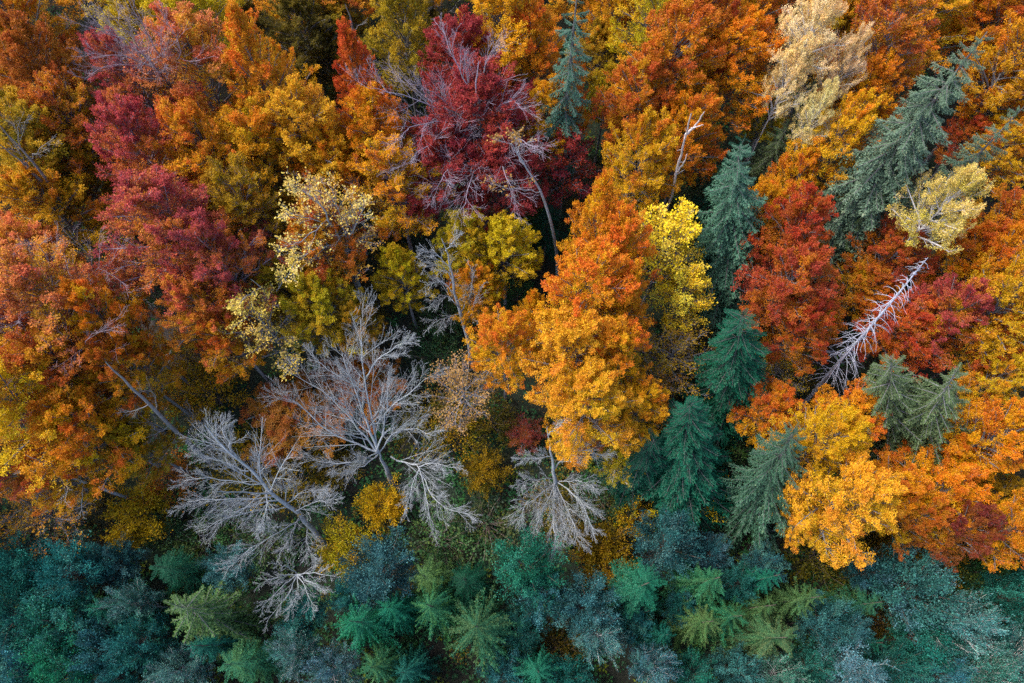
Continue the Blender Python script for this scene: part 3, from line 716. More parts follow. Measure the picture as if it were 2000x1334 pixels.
BIRCHES = [
 (1575, 70, 62, 22, 'cream', "cream birch at the top between red and orange trees"),
 (1540, 155, 40, 20, 'cream', "smaller cream birch below the tall cream one"),
 (1650, 130, 32, 20, 'cream', "narrow cream birch leaning right, beside the orange tree"),
 (1590, 228, 38, 19, 'cream', "cream birch tuft above the round green spruce"),
 (1842, 402, 64, 21, 'paleyellow', "pale yellow birch between the great spruce and the right-edge spruce"),
 (1215, 890, 45, 9, 'yellow', "low yellow birch left of the scalloped fir"),
]
for i, (u, v, r, H, pal, lab) in enumerate(BIRCHES):
    broad_tree(400 + i, u, v, r, H, 'birch', pal, lab, bark='pale', group=G_BIRCH)

# ------------------------------------------------------------------ conifers
def bough_mesh(seed, style):
    (V, F, tone), (AV, AF) = bough_arrays(seed, style)
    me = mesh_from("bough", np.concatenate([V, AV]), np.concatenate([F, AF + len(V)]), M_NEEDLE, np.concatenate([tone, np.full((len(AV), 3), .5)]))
    me.materials.append(M_BARK)
    me.polygons.foreach_set("material_index", np.concatenate([np.zeros(len(F), np.int32), np.ones(len(AF), np.int32)]))
    return me
BOUGHS = {'spruce': [bough_mesh(i, 'spruce') for i in range(6)], 'fir': [bough_mesh(i + 10, 'fir') for i in range(5)]}
def axis_frame(base, top):
    d = Vector(top) - Vector(base)
    return d.length, d.to_track_quat('Z', 'Y').to_euler()
def conifer(i, bu, bv, tu, tv, H, R, style, pal, label, whorls=16, per=6, f0=.16, bark='grey', name=None, thin=1.0):
    rng = np.random.default_rng(7000 + i)
    T = at(tu, tv, H)
    B = at(bu, bv, 0.0) if bu is not None else np.array([T[0], T[1], gz(T[0], T[1])])
    L, rot = axis_frame(B, T)
    tilt = math.degrees(math.acos(min(1.0, (T[2] - B[2]) / L)))
    if tilt > 14: print("TILT", label, round(tilt, 1), round(L, 1))
    t = thing(name or (style + '_tree'), label, 'tree', B, group=G_SPRUCE); t.rotation_euler = rot
    P = resample([[0, 0, -.6], [rng.normal(0, .05), rng.normal(0, .05), L * .5], [0, 0, L]], 12)[None]
    ob('trunk', mesh_from('trunk', *tubes(P, np.linspace(.26, .02, 12)[None] * L / 20, 8), M_BARK, smooth=True), t, bark=BARK[bark])
    ton = jitter(rng, PAL[pal], .06)
    for k, (f, a, pitch, ln) in enumerate(bough_layout(rng, L, R, style, whorls, per, f0)):
        if rng.random() > thin: continue
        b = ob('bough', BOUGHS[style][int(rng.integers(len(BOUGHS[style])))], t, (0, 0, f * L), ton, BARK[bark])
        b.rotation_euler = (rng.normal(0, .15), -pitch, a)
        w = ln * rng.uniform(.9, 1.15) * (1.05 if style == 'spruce' else .72)
        if 'furry' in label: w *= .55
        b.scale = (ln, w, ln)
    # leader shoot
    b = ob('bough', BOUGHS[style][0], t, (0, 0, L * .955), ton, BARK[bark]); b.rotation_euler = (0, -math.radians(86), 0); b.scale = (.8, .6, .6)
    return t
CONIFERS = [
 # base px, top px, height, radius, style, colours, label
 (None, None, 1928, 62, 28, 4.7, 'spruce', 'spruce', "great spruce leaning up to the right with hanging boughs", 34, 8, .10, .92),
 (None, None, 2000, 208, 22, 2.9, 'spruce', 'spruce', "smaller hanging spruce at the right edge beside the great one", 24, 7, .12, .92),
 (1412, 610, 1445, 283, 21, 4.9, 'spruce', 'bluespruce', "tall blue-green spruce in front of the lemon yellow tree", 27, 8, .12, 1),
 (None, None, 1458, 262, 17, 2.2, 'fir', 'deepfir', "small dark teal fir behind the tip of the tall blue-green spruce", 14, 6, .2, 1),
 (None, None, 1545, 235, 14, 2.7, 'spruce', 'olivespruce', "round green spruce below the cream birches", 15, 7, .2, 1),
 (None, None, 1405, 270, 12, 2.3, 'spruce', 'olivespruce', "shaded dark green spruce left of the tall blue-green spruce's tip", 12, 6, .2, 1),
 (None, None, 1640, 345, 15, 1.8, 'spruce', 'spruce', "slim spruce between the golden tree and the great spruce", 15, 6, .15, 1),
 (None, None, 1705, 405, 13, 2.4, 'spruce', 'olivespruce', "dark spruce standing at the foot of the great leaning spruce", 14, 6, .12, 1),
 (None, None, 1130, -40, 26, 2.5, 'spruce', 'bluespruce', "hanging spruce at the top edge between amber trees", 22, 6, .25, .85),
 (1415, 830, 1452, 606, 19, 4.2, 'fir', 'fir', "deep green fir directly below the tall blue-green spruce", 17, 10, .15, 1),
 (1325, 970, 1348, 785, 17, 4.6, 'fir', 'fir', "scalloped deep green fir left of the curved-bough spruce", 19, 12, .12, 1),
 (None, None, 1280, 855, 14, 3.2, 'fir', 'deepfir', "darker green fir at the left shoulder of the scalloped fir", 14, 10, .12, 1),
 (1456, 1020, 1554, 834, 20, 4.4, 'spruce', 'deepspruce', "spruce with long curved furry boughs left of the big golden tree", 24, 9, .10, 1),
 (1735, 908, 1740, 694, 20, 3.7, 'spruce', 'olivespruce', "olive green spruce left of the one with the bare grey top", 20, 8, .15, .95),
 (1760, 912, 1872, 718, 21, 4.0, 'spruce', 'olivespruce', "spruce with a bare grey top above the orange trees", 18, 7, .15, .92),
 (None, None, 2062, 690, 17, 2.8, 'spruce', 'spruce', "spruce cut by the right edge beside the golden yellow tree", 14, 6, .2, 1),
 (470, 1215, 335, 1180, 15, 3.3, 'spruce', 'limespruce', "lime green spruce seen from above, star of boughs over dark trunk", 11, 7, .25, 1),
 (None, None, 1075, 375, 10, 1.8, 'fir', 'deepfir', "small dark fir beside the thin curved trunk", 10, 6, .15, 1),
]
for i, (bu, bv, tu, tv, H, R, st, pal, lab, wh, per, f0, th) in enumerate(CONIFERS):
    conifer(i, bu, bv, tu, tv, H, R, st, pal, lab, wh, per, f0, bark='dark' if 'bare grey top' not in lab else 'grey', thin=th)

# young conifers of the dense planting along the bottom: one crown mesh each kind
def young_crown(seed, style, whorls, per):
    rng = np.random.default_rng(seed); H, R = 10.0, 2.35
    src = [bough_arrays(seed * 7 + j, style) for j in range(3)]
    VV, FF, TT, o = [], [], [], 0
    AV_, AF_, ao = [], [], 0
    for f, a, pitch, ln in bough_layout(rng, H, R, style, whorls, per, .15, .035):
        (V, F, tone), _ = src[int(rng.integers(3))]
        keep = rng.random(len(F)) < .62; V = V.reshape(-1, 4, 3)[keep].reshape(-1, 3); tn = tone.reshape(-1, 4, 3)[keep].reshape(-1, 3)
        c, s = math.cos(pitch), math.sin(pitch); ca, sa = math.cos(a), math.sin(a)
        q = V * np.array([ln, ln * rng.uniform(.45, .7), ln]); x = q[:, 0] * c - q[:, 2] * s; z = q[:, 0] * s + q[:, 2] * c
        q = np.stack([x * ca - q[:, 1] * sa, x * sa + q[:, 1] * ca, z + f * H], 1)
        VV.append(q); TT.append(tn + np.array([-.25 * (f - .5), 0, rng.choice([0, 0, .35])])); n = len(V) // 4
        FF.append(np.arange(n * 4).reshape(n, 4) + o); o += n * 4
    P = resample([[0, 0, -.6], [0, 0, 5], [0, 0, H]], 8)[None]
    return dict(crown=mesh_from("crown_needles", np.concatenate(VV), np.concatenate(FF), M_NEEDLE, np.clip(np.concatenate(TT), 0, 1)),
                trunk=mesh_from("trunk", *tubes(P, np.linspace(.12, .02, 8)[None], 6), M_BARK, smooth=True), H=H, R=R)
YOUNG = [young_crown(1, 'spruce', 17, 9), young_crown(2, 'spruce', 15, 8), young_crown(3, 'spruce', 19, 9), young_crown(4, 'spruce', 14, 8), young_crown(5, 'fir', 13, 8)]
YOUNGS = [
 (215, 1190, 42, 8, 'tealspruce', "rounded green young conifer left of the lime green spruce"),
 (705, 1215, 62, 12, 'tealspruce', "bright teal conifer left of the row at the bottom middle"),
 (770, 1190, 42, 11, 'tealspruce', "slim teal conifer between the bright teal one and the two-toned one"),
 (845, 1185, 58, 12, 'youngspruce', "two-toned green conifer with hanging lower boughs at bottom middle"),
 (835, 1130, 42, 10, 'limespruce', "small yellow green conifer right of the blue rounded tree"),
 (910, 1135, 45, 8, 'deepfir', "small dark green conifer beside the dark clearing"),
 (935, 1225, 78, 14, 'youngspruce', "largest green conifer of the bottom middle with spreading boughs"),
 (740, 1300, 48, 10, 'youngspruce', "young green conifer at the bottom edge under the bright teal one"),
 (795, 1310, 42, 9, 'tealspruce', "young teal conifer at the bottom edge left of the largest green one"),
 (1250, 1145, 62, 11, 'tealspruce', "star-shaped green conifer right of the olive yellow bush"),
 (1380, 1135, 55, 11, 'youngspruce', "green conifer above the yellow green cluster at lower right"),
 (1420, 1205, 55, 11, 'youngspruce', "spreading green conifer in the yellow green cluster"),
 (1370, 1215, 48, 10, 'limespruce', "yellow green conifer with drooping boughs in the cluster"),
 (1485, 1185, 38, 10, 'limespruce', "pale lime star-topped conifer in the cluster"),
 (1505, 1245, 58, 10, 'limespruce', "broad olive lime conifer below the pale lime star"),
 (1490, 1130, 36, 11, 'tealspruce', "bright green conifer tip above the pale lime star"),
 (1565, 1170, 44, 10, 'limespruce', "rounded lime conifer right of the cluster"),
 (1680, 1180, 42, 10, 'youngspruce', "small green conifer left of the big blue-grey tree"),
 (1050, 1310, 50, 9, 'tealspruce', "dark teal conifer on the bottom edge right of the largest green one"),
 (470, 1295, 48, 9, 'youngspruce', "shaded young spruce at the bottom edge under the lime green one"),
 (410, 1260, 40, 9, 'tealspruce', "teal young conifer below the lime green spruce"),
 (330, 1110, 40, 7, 'deepfir', "dark green young fir in shade above the lime green spruce"),
 (1290, 1240, 34, 8, 'tealspruce', "tiny teal conifer beside the pale twiggy treetop"),
 (1690, 1255, 42, 8, 'tealspruce', "teal conifer left of the pale-stemmed green tree"),
]
for i, (u, v, r, H, pal, lab) in enumerate(YOUNGS):
    puff_tree(600 + i, u, v, r * 1.38, H + 2, YOUNG if pal != 'deepfir' else YOUNG[4:5], pal, lab, 'young_conifer', G_YOUNG, bark='brown', hc=.72, twigs=False)

# ------------------------------------------------------------------ blue-green leafy trees of the lower edge
BLUES = [
 (60, 1110, 62, 10, 'teal', "teal leafy tree on the left edge under the speckled dark tree"),
 (150, 1120, 62, 11, 'teal', "teal leafy tree right of the left-edge one"),
 (235, 1100, 50, 8, 'blueteal', "shaded blue-green tree below the olive yellow bush"),
 (45, 1205, 66, 11, 'teal', "dark teal tree on the left edge, second from the bottom"),
 (130, 1215, 64, 11, 'teal', "teal tree left of the rounded green conifer"),
 (40, 1300, 66, 11, 'blueteal', "blue teal tree in the bottom left corner"),
 (140, 1305, 62, 11, 'greenteal', "greenish teal tree on the bottom edge near the left corner"),
 (270, 1180, 42, 10, 'greyteal', "grey blue tree touching the left of the lime green spruce"),
 (285, 1255, 52, 11, 'teal', "silvery teal tree below the grey blue one"),
 (215, 1270, 54, 10, 'blueteal', "blue teal tree between two bottom-left teal trees"),
 (360, 1310, 56, 10, 'greyteal', "grey blue tree on the bottom edge below the lime green spruce"),
 (255, 1320, 45, 10, 'teal', "teal tree on the bottom edge left of the grey blue one"),
 (585, 1270, 48, 11, 'greyteal', "pale grey teal tree right of the dark hollow at the bottom"),
 (655, 1310, 50, 11, 'greyteal', "pale teal tree on the bottom edge right of the dark hollow"),
 (600, 1200, 45, 8, 'deepteal' if False else 'teal', "shaded teal tree behind the small fan of bare twigs"),
 (745, 1120, 70, 12, 'blueteal', "rounded slate blue tree below the golden bush"),
 (1030, 1105, 66, 13, 'greenteal', "bright sea green tree standing in the dark clearing"),
 (1060, 1165, 50, 11, 'teal', "shaded teal tree below the bright sea green one"),
 (1140, 1180, 60, 12, 'blueteal', "blue teal tree under the olive yellow bush"),
 (1165, 1240, 50, 12, 'greyteal', "pale grey blue tree with white twigs at bottom middle"),
 (1300, 1060, 68, 11, 'blueteal', "blue teal tree below the dark green firs"),
 (1380, 1085, 42, 8, 'blueteal', "blue teal tree under the curved-bough spruce's left boughs"),
 (1485, 1105, 38, 8, 'blueteal', "slate blue tree under the curved-bough spruce's right boughs"),
 (1435, 1140, 38, 10, 'teal', "small teal tree in front of the slate blue tree"),
 (1270, 1300, 46, 12, 'greyteal', "pale green grey tree with white stems on the bottom edge"),
 (1345, 1320, 44, 10, 'teal', "teal tree on the bottom edge right of the pale green grey one"),
 (1330, 1185, 40, 8, 'teal', "small teal tree right of the star-shaped conifer"),
 (1430, 1310, 46, 10, 'blueteal', "blue teal tree on the bottom edge below the lime conifers"),
 (1510, 1320, 50, 10, 'greyteal', "silvery teal tree on the bottom edge below the olive lime conifer"),
 (1600, 1215, 52, 11, 'blueteal', "blue teal tree right of the olive lime conifer"),
 (1640, 1235, 42, 11, 'blueteal', "slate teal tree left of the teal conifer at lower right"),
 (1650, 1310, 58, 12, 'greyteal', "pale blue grey tree on the bottom edge, twigs showing"),
 (1575, 1300, 42, 10, 'teal', "dull teal tree on the bottom edge left of the pale blue grey one"),
 (1770, 1150, 78, 13, 'blueteal', "big blue grey tree below the dark shrubs at lower right"),
 (1690, 1120, 40, 9, 'blueteal', "shaded blue tree left of the big blue grey one"),
 (1850, 1215, 66, 13, 'greyteal', "pale blue grey tree with white twigs at the lower right"),
 (1795, 1250, 58, 11, 'greenteal', "green tree with pale stems under the pale blue grey one"),
 (1960, 1170, 52, 10, 'teal', "shaded teal tree at the right edge near the bottom"),
 (1900, 1310, 62, 12, 'greyteal', "pale blue grey tree on the bottom edge near the right corner"),
 (1980, 1290, 60, 12, 'greyteal', "silvery tree in the bottom right corner"),
 (1820, 1320, 50, 11, 'blueteal', "blue teal tree on the bottom edge left of the corner ones"),
 (1740, 1300, 45, 10, 'teal', "teal tree on the bottom edge right of the pale twiggy one"),
 (985, 1320, 52, 8, 'teal', "low shaded teal tree at the bottom edge right of the largest green conifer"),
 (1105, 1330, 52, 8, 'greenteal', "low green tree on the bottom edge left of the pale green grey one"),
 (690, 1160, 38, 9, 'teal', "small shaded teal tree under the slate blue rounded tree"),
 (1015, 1230, 48, 7, 'teal', "low teal tree in shade right of the largest green conifer"),
 (1230, 1210, 42, 8, 'teal', "low teal tree under the star-shaped green conifer"),
 (450, 1110, 48, 6, 'blueteal', "low shaded blue tree under the leaning bare tree"),
 (1915, 1240, 45, 9, 'teal', "dark teal tree between the pale ones at lower right"),
]
for i, (u, v, r, H, pal, lab) in enumerate(BLUES):
    puff_tree(700 + i, u, v, r, H, BLUE, pal, lab, 'leafy_tree', G_BLUE, bark='pale' if pal == 'greyteal' else 'brown', twigs=pal == 'greyteal', shrink=.86)

# ------------------------------------------------------------------ shrubs
SHRUBS = [
 (265, 1010, 58, 6, 'b', 'oliveyellow', "olive yellow bush at the lower left above the teal trees"),
 (680, 1075, 52, 6, 'b', 'oliveyellow', "mustard bush at the foot of the leaning bare tree"),
 (745, 985, 42, 5, 'b', 'yellow', "golden bush under the trunk of the big silver bare tree"),
 (945, 920, 38, 5, 'b', 'olive', "olive bush in the green clearing"),
 (1235, 1010, 38, 5, 's', 'yellow', "yellow speckled bush left of the blue teal tree"),
 (1180, 1095, 55, 6, 'b', 'olive', "olive yellow bush left of the star-shaped conifer"),
 (1170, 1060, 36, 5, 'b', 'darkolive', "dark olive bush right of the downward-fanning bare tree"),
 (1375, 960, 50, 4, 's', 'yellow', "yellow speckled shrub between fir and curved-bough spruce"),
 (210, 440, 62, 6, 's', 'oliveyellow', "yellow speckled shrub left of the magenta red tree"),
 (225, 530, 52, 5, 's', 'darkolive', "dark olive shrub right of the salmon tree"),
 (270, 570, 45, 4, 's', 'darkgreen', "dark green shrub beside the earth track"),
 (365, 700, 45, 4, 's', 'oliveyellow', "olive speckled shrub below the earth track"),
 (410, 770, 55, 5, 's', 'oliveyellow', "yellow olive shrub left of the copper brown tree"),
 (345, 770, 45, 4, 's', 'olive', "dull olive shrub beside the dark leaning trunk"),
 (480, 900, 70, 5, 's', 'olive', "olive shrub seen through the leaning bare tree"),
 (580, 930, 62, 5, 's', 'olive', "olive yellow shrub right of the leaning bare tree's trunk"),
 (530, 860, 50, 4, 's', 'darkolive', "dark shrub between the two bare trees"),
 (650, 910, 48, 4, 's', 'darkolive', "dark olive shrub beneath the silver tree's lower left limbs"),
 (860, 700, 48, 3, 's', 'darkgreen', "green shrub beside the small grey bare tree"),
 (820, 820, 60, 4, 's', 'darkolive', "dark olive shrub right of the silver bare tree"),
 (880, 830, 62, 4, 's', 'olive', "olive shrub under the tan speckled tree"),
 (960, 820, 50, 4, 's', 'darkolive', "dark shrub between the tan tree and the dark red one"),
 (870, 620, 55, 3, 's', 'darkgreen', "dark green shrub at the foot of the small grey bare tree"),
 (620, 150, 62, 5, 's', 'darkolive', "shaded dark olive shrub under the grey pole trunk"),
 (560, 90, 55, 5, 's', 'darkolive', "shaded shrub right of the red-tipped golden tree"),
 (645, 190, 42, 3, 's', 'darkgreen', "dark green shrub beside the earth path"),
 (1600, 1090, 62, 5, 's', 'darkolive', "dark olive shrub below the big bright golden tree"),
 (1690, 1080, 58, 5, 's', 'darkolive', "dark speckled shrub right of the one below the golden tree"),
 (1760, 1075, 50, 5, 's', 'olive', "olive brown shrub below the dark rust tree"),
 (1830, 1090, 48, 5, 's', 'olive', "olive green shrub below the purple red tree"),
 (1905, 1120, 55, 5, 'b', 'darkgreen', "dark green shrub at the right below the amber tree"),
 (1975, 1120, 45, 5, 'b', 'darkgreen', "dark green shrub on the right edge"),
 (1940, 1160, 42, 4, 's', 'yellow', "yellow speckled shrub at the lower right edge"),
 (1910, 935, 45, 4, 's', 'darkolive', "dark brown shrub in the hollow on the right"),
 (1455, 700, 55, 4, 's', 'oliveyellow', "yellow speckled shrub right of the deep green fir"),
 (1440, 870, 45, 4, 's', 'darkgreen', "dark green shrub between the firs and the orange trees"),
 (770, 440, 45, 4, 's', 'darkolive', "dark shrub below the amber tree"),
 (730, 590, 40, 3, 's', 'darkolive', "dark shrub in the gap below the small yellow tree"),
 (1040, 440, 45, 4, 'b', 'darkgreen', "dark green bush behind the curved thin trunk"),
 (1010, 580, 40, 3, 's', 'darkgreen', "dark green shrub left of the central golden group"),
 (390, 1060, 52, 4, 's', 'darkgreen', "dark green shrub under the lower twigs of the leaning bare tree"),
 (520, 1060, 60, 4, 's', 'darkgreen', "dark green shrub below the leaning bare tree"),
 (860, 1050, 70, 3, 's', 'darkgreen', "dark green ground shrub in the clearing's left"),
 (950, 1020, 70, 3, 's', 'darkgreen', "dark green ground shrub in the middle of the clearing"),
 (1180, 980, 50, 3, 's', 'darkgreen', "dark green shrub right of the downward-fanning bare tree"),
 (1090, 1000, 60, 3, 's', 'darkolive', "dark olive brown shrub seen through the downward-fanning twigs"),
 (1380, 900, 45, 5, 's', 'darkgreen', "dark shrub between scalloped fir and spruce"),
 (330, 930, 52, 4, 's', 'brown', "brown shrub left of the leaning bare tree"),
 (320, 1040, 45, 4, 's', 'darkgreen', "dark green shrub right of the olive yellow bush"),
 (1650, 1150, 40, 4, 's', 'darkgreen', "dark green shrub left of the big blue grey tree"),
 (1720, 1210, 40, 4, 's', 'darkolive', "dark olive shrub under the big blue grey tree"),
 (1090, 1260, 52, 3, 's', 'darkolive', "dark olive shrub in the hollow at the bottom middle"),
 (520, 1230, 62, 3, 's', 'darkgreen', "dark shrub in the hollow right of the lime green spruce"),
]
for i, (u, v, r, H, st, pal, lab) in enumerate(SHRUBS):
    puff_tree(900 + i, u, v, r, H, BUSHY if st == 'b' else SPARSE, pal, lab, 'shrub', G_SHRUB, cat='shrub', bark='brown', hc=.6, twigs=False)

# ------------------------------------------------------------------ bare trees built limb by limb
def pts3(lst): return np.array([at(u, v, h) for u, v, h in lst])
def bare_tree(seed, name, label, trunk, limbs, r0=.22, bark='silver', dens=(12, 8, 4), ratios=(.42, .48, .5), ang=(.3, .85), up=.05, rlimb=.09, group=G_BARE,
              leaves=None, wob=.075, rmin=.007, level3=True, tgrow=0):
    rng = np.random.default_rng(seed)
    tp = pts3(trunk)
    if trunk[0][2] > 1:
        e = tp[0] - (tp[1] - tp[0]) * .35; e[2] = gz(e[0], e[1]); tp = np.concatenate([[e], tp])
    base = tp[0].copy(); base[2] = gz(base[0], base[1])
    t = thing(name, label, 'tree', base, group=group)
    tr = resample(tp - base, 14); tr[0, 2] -= .5
    tr[1:-1] += rng.normal(0, .04, (12, 3))
    R = np.linspace(1, .12, 14)[None] * r0
    bits = [tubes(tr[None], R, 8)]; LT = []
    def twigs_of(P, Rr, first):
        A, AR, _ = grow(rng, P, Rr, first, .12, 1.0, ang[0], ang[1], ratios[0], k=5, up=up, wob=wob, rmin=rmin * 1.5)
        B, BR, _ = grow(rng, A, AR, dens[1], .10, 1.0, ang[0], ang[1], ratios[1], k=4, up=up, wob=wob, rmin=rmin)
        out = [tubes(A, AR, 4), tubes(B, BR, 3)]
        if level3:
            Cc, CR, _ = grow(rng, B, BR, dens[2], .15, 1.0, ang[0], ang[1], ratios[2], k=3, up=up, wob=wob, rmin=rmin * .8)
            out.append(tubes(Cc[:, ::2], CR[:, ::2], 3)); LT.append(Cc)
        else: LT.append(B)
        return out
    if tgrow: bits += twigs_of(tr[None, 5:], R[:, 5:], tgrow)
    ob('trunk', mesh_from('trunk', *join(bits), M_BARK, smooth=True), t, bark=BARK[bark])
    for l in limbs:
        rl = rlimb
        if isinstance(l[0], (int, float)) and not isinstance(l[0], tuple): rl, l = l[0], l[1]
        rl *= .76
        P = resample(pts3(l) - base, 10); P[1:-1] += rng.normal(0, .05, (8, 3))
        RR = np.linspace(1, .15, 10)[None] * rl
        ob('limb', mesh_from('limb', *join([tubes(P[None], RR, 6)] + twigs_of(P[None], RR, dens[0])), M_BARK, smooth=True), t, bark=BARK[bark])
    if leaves:
        pal, per, keep, size = leaves
        T = np.concatenate([x[:, :3] for x in LT if True]); T = T[rng.random(len(T)) < keep]
        s = rng.uniform(.2, 1.1, (len(T), per)); p, tg = sample(T, s); p = (p + rng.normal(0, .10, p.shape)).reshape(-1, 3); tg = tg.reshape(-1, 3); n = len(p)
        V, F = kites(p, tg + .6 * rng.normal(size=(n, 3)), unit(np.array([0, 0, 1.]) + .5 * rng.normal(size=(n, 3))), size * rng.uniform(.7, 1.3, n), size * .7 * rng.uniform(.7, 1.3, n))
        tone = np.repeat(tones_for(rng, n, rng.random(n), (rng.random(n) < .3) * .8), 4, 0)
        lo = ob('leaves', mesh_from('leaves', V, F, M_LEAF, tone), t, tones=jitter(rng, PAL[pal])); lo["kind"] = "stuff"
    return t

# the big silver tree in the middle left
bare_tree(11, 'bare_tree', "big silver leafless tree with wide limbs left of the middle",
 [(768, 948, 0), (752, 910, 4), (738, 880, 6.5)],
 [(.17, [(738, 880, 6.5), (722, 840, 8.5), (705, 790, 10.5), (682, 735, 12.5), (668, 690, 14)]),
  (.13, [(736, 870, 6.8), (724, 800, 9.8), (712, 745, 12), (706, 680, 14), (704, 622, 15.5)]),
  (.13, [(736, 884, 6.3), (712, 850, 8), (675, 805, 9.5), (630, 765, 11), (575, 732, 12.5)]),
  (.13, [(742, 885, 6.0), (690, 865, 7.5), (640, 840, 8.8), (585, 790, 10.5), (535, 775, 12)]),
  (.13, [(735, 882, 6.5), (748, 845, 8.2), (758, 800, 9.6), (790, 775, 11), (832, 738, 12.5)]),
  (.09, [(742, 882, 6.2), (765, 850, 8), (800, 838, 9), (855, 852, 10)]),
  (.08, [(712, 765, 11.2), (690, 750, 12), (640, 720, 13), (605, 690, 14)]),
  (.08, [(712, 740, 12), (735, 705, 13), (775, 675, 14), (800, 668, 14.5)]),
  (.08, [(738, 888, 6), (720, 905, 7), (690, 920, 8), (655, 925, 9)]),
  (.08, [(736, 885, 6), (700, 900, 7.5), (640, 905, 9), (590, 890, 10)]),
  (.07, [(757, 800, 9.6), (758, 760, 11), (765, 720, 12.5)]),
  (.12, [(764, 892, 3.6), (795, 905, 5.0), (818, 912, 6.2), (828, 950, 7.2), (842, 1030, 8.2)]),
  (.07, [(818, 912, 6.2), (850, 905, 7), (905, 915, 8)]),
  (.07, [(822, 925, 6.5), (860, 985, 7.5), (925, 1010, 8.5)]),
  (.07, [(820, 915, 6.3), (805, 950, 7.2), (790, 1005, 8)]),
 ], r0=.30, bark='silver', dens=(17, 9, 5), rmin=.0075)
# the leaning bare tree at the lower left
bare_tree(12, 'bare_tree', "leaning grey leafless tree with brushlike twigs at the lower left",
 [(638, 1068, 0), (608, 1032, 2.5), (577, 996, 5), (535, 970, 7.5), (497, 922, 10), (448, 884, 12.5), (400, 830, 15)],
 [(.09, [(590, 1012, 4), (545, 1040, 6), (490, 1070, 7.5), (445, 1110, 8.5)]),
  (.09, [(560, 990, 5.5), (500, 1000, 7.5), (440, 1010, 9), (400, 1035, 9.5)]),
  (.09, [(540, 970, 7), (480, 975, 9), (410, 975, 10.5), (365, 980, 11)]),
  (.08, [(510, 945, 8.5), (450, 940, 10), (395, 935, 11.5), (355, 940, 12)]),
  (.08, [(485, 920, 10), (430, 900, 11.5), (380, 890, 13)]),
  (.08, [(455, 890, 12), (440, 850, 13), (430, 815, 14)]),
  (.07, [(585, 1008, 4.2), (570, 1045, 5.5), (545, 1085, 6.5)]),
  (.07, [(600, 1022, 3.5), (600, 1060, 5), (612, 1100, 6)]),
  (.07, [(560, 990, 5.5), (555, 940, 7.5), (552, 895, 9.5)]),
  (.07, [(535, 965, 7.5), (515, 925, 9), (500, 890, 11)]),
  (.07, [(575, 1000, 5), (610, 985, 6.5), (660, 975, 8)]),
  (.06, [(555, 985, 6), (600, 960, 7), (640, 955, 8)]),
  (.07, [(520, 950, 8), (520, 1000, 9), (500, 1040, 9.5)]),
 ], r0=.27, bark='silver', dens=(17, 9, 5), up=-.01, tgrow=16, rmin=.0075)
# the darker trunk behind it
bare_tree(13, 'bare_tree', "dark leaning bare trunk with few thin twigs above the leaning grey tree",
 [(400, 895, 3), (350, 848, 9), (300, 800, 14), (250, 750, 18), (206, 706, 21)],
 [(.05, [(330, 830, 11), (300, 850, 11.5), (262, 860, 12)]), (.05, [(310, 810, 13), (300, 770, 14.5), (275, 760, 15.5)]),
  (.05, [(345, 843, 9.5), (330, 880, 10), (310, 900, 10.5)]), (.05, [(290, 790, 15), (255, 805, 15.5), (230, 800, 16)]),
  (.04, [(365, 862, 7.5), (375, 820, 9), (370, 790, 10)]), (.04, [(340, 838, 10), (300, 830, 12), (265, 800, 13.5)])],
 r0=.26, bark='grey', dens=(7, 4, 4))
# fan of bare branches above the bottom centre
bare_tree(14, 'bare_tree', "leafless tree whose pale branches fan downwards, right of the middle",
 [(1086, 985, 0), (1085, 950, 5.5), (1079, 900, 8.5), (1068, 835, 12.5)],
 [(.08, [(1084, 915, 7.5), (1105, 888, 9.5), (1140, 880, 11), (1180, 890, 12)]),
  (.07, [(1078, 890, 9), (1050, 895, 10), (1005, 895, 11)]),
  (.07, [(1072, 850, 11.5), (1090, 830, 12.5), (1110, 818, 13)]),
  (.07, [(1085, 945, 5.8), (1060, 960, 7.5), (1030, 985, 9), (1015, 1010, 9.5)]),
  (.08, [(1085, 945, 5.8), (1083, 985, 7.5), (1082, 1030, 8.5), (1085, 1075, 9)]),
  (.08, [(1086, 945, 5.8), (1105, 985, 7.5), (1120, 1025, 8.5), (1130, 1060, 9)]),
  (.08, [(1086, 940, 6), (1120, 965, 7.5), (1145, 1000, 9), (1160, 1035, 9.5)]),
  (.07, [(1085, 940, 6), (1065, 985, 7.5), (1048, 1025, 8.5), (1040, 1050, 9)]),
  (.06, [(1085, 940, 6), (1130, 940, 8), (1165, 955, 9)]), (.06, [(1084, 935, 6.2), (1045, 935, 8), (1010, 945, 9)]),
  (.06, [(1085, 945, 5.8), (1095, 1000, 7.5), (1108, 1050, 8.5)])],
 r0=.26, bark='silver', dens=(17, 9, 5), up=-.03, ang=(.25, .7), rmin=.0075)
bare_tree(15, 'bare_tree', "small fan of pale bare twigs among the teal trees at the bottom",
 [(590, 1125, 0), (585, 1122, 3), (580, 1122, 6)],
 [(.06, [(580, 1122, 6), (545, 1150, 7.2), (505, 1195, 8)]), (.06, [(580, 1122, 6), (560, 1165, 7.2), (520, 1215, 8)]),
  (.06, [(580, 1122, 6), (580, 1160, 7.2), (565, 1200, 8)]), (.06, [(580, 1122, 6), (600, 1160, 7.2), (612, 1190, 8)]),
  (.06, [(580, 1122, 6), (615, 1140, 7.2), (640, 1160, 8)]), (.06, [(582, 1122, 6), (615, 1120, 7.2), (655, 1125, 8)]),
  (.05, [(580, 1122, 6), (545, 1125, 7.2), (505, 1140, 8)]), (.05, [(580, 1120, 6), (560, 1108, 7.4), (535, 1100, 8)])],
 r0=.16, bark='silver', dens=(12, 7, 4), ang=(.3, .8))
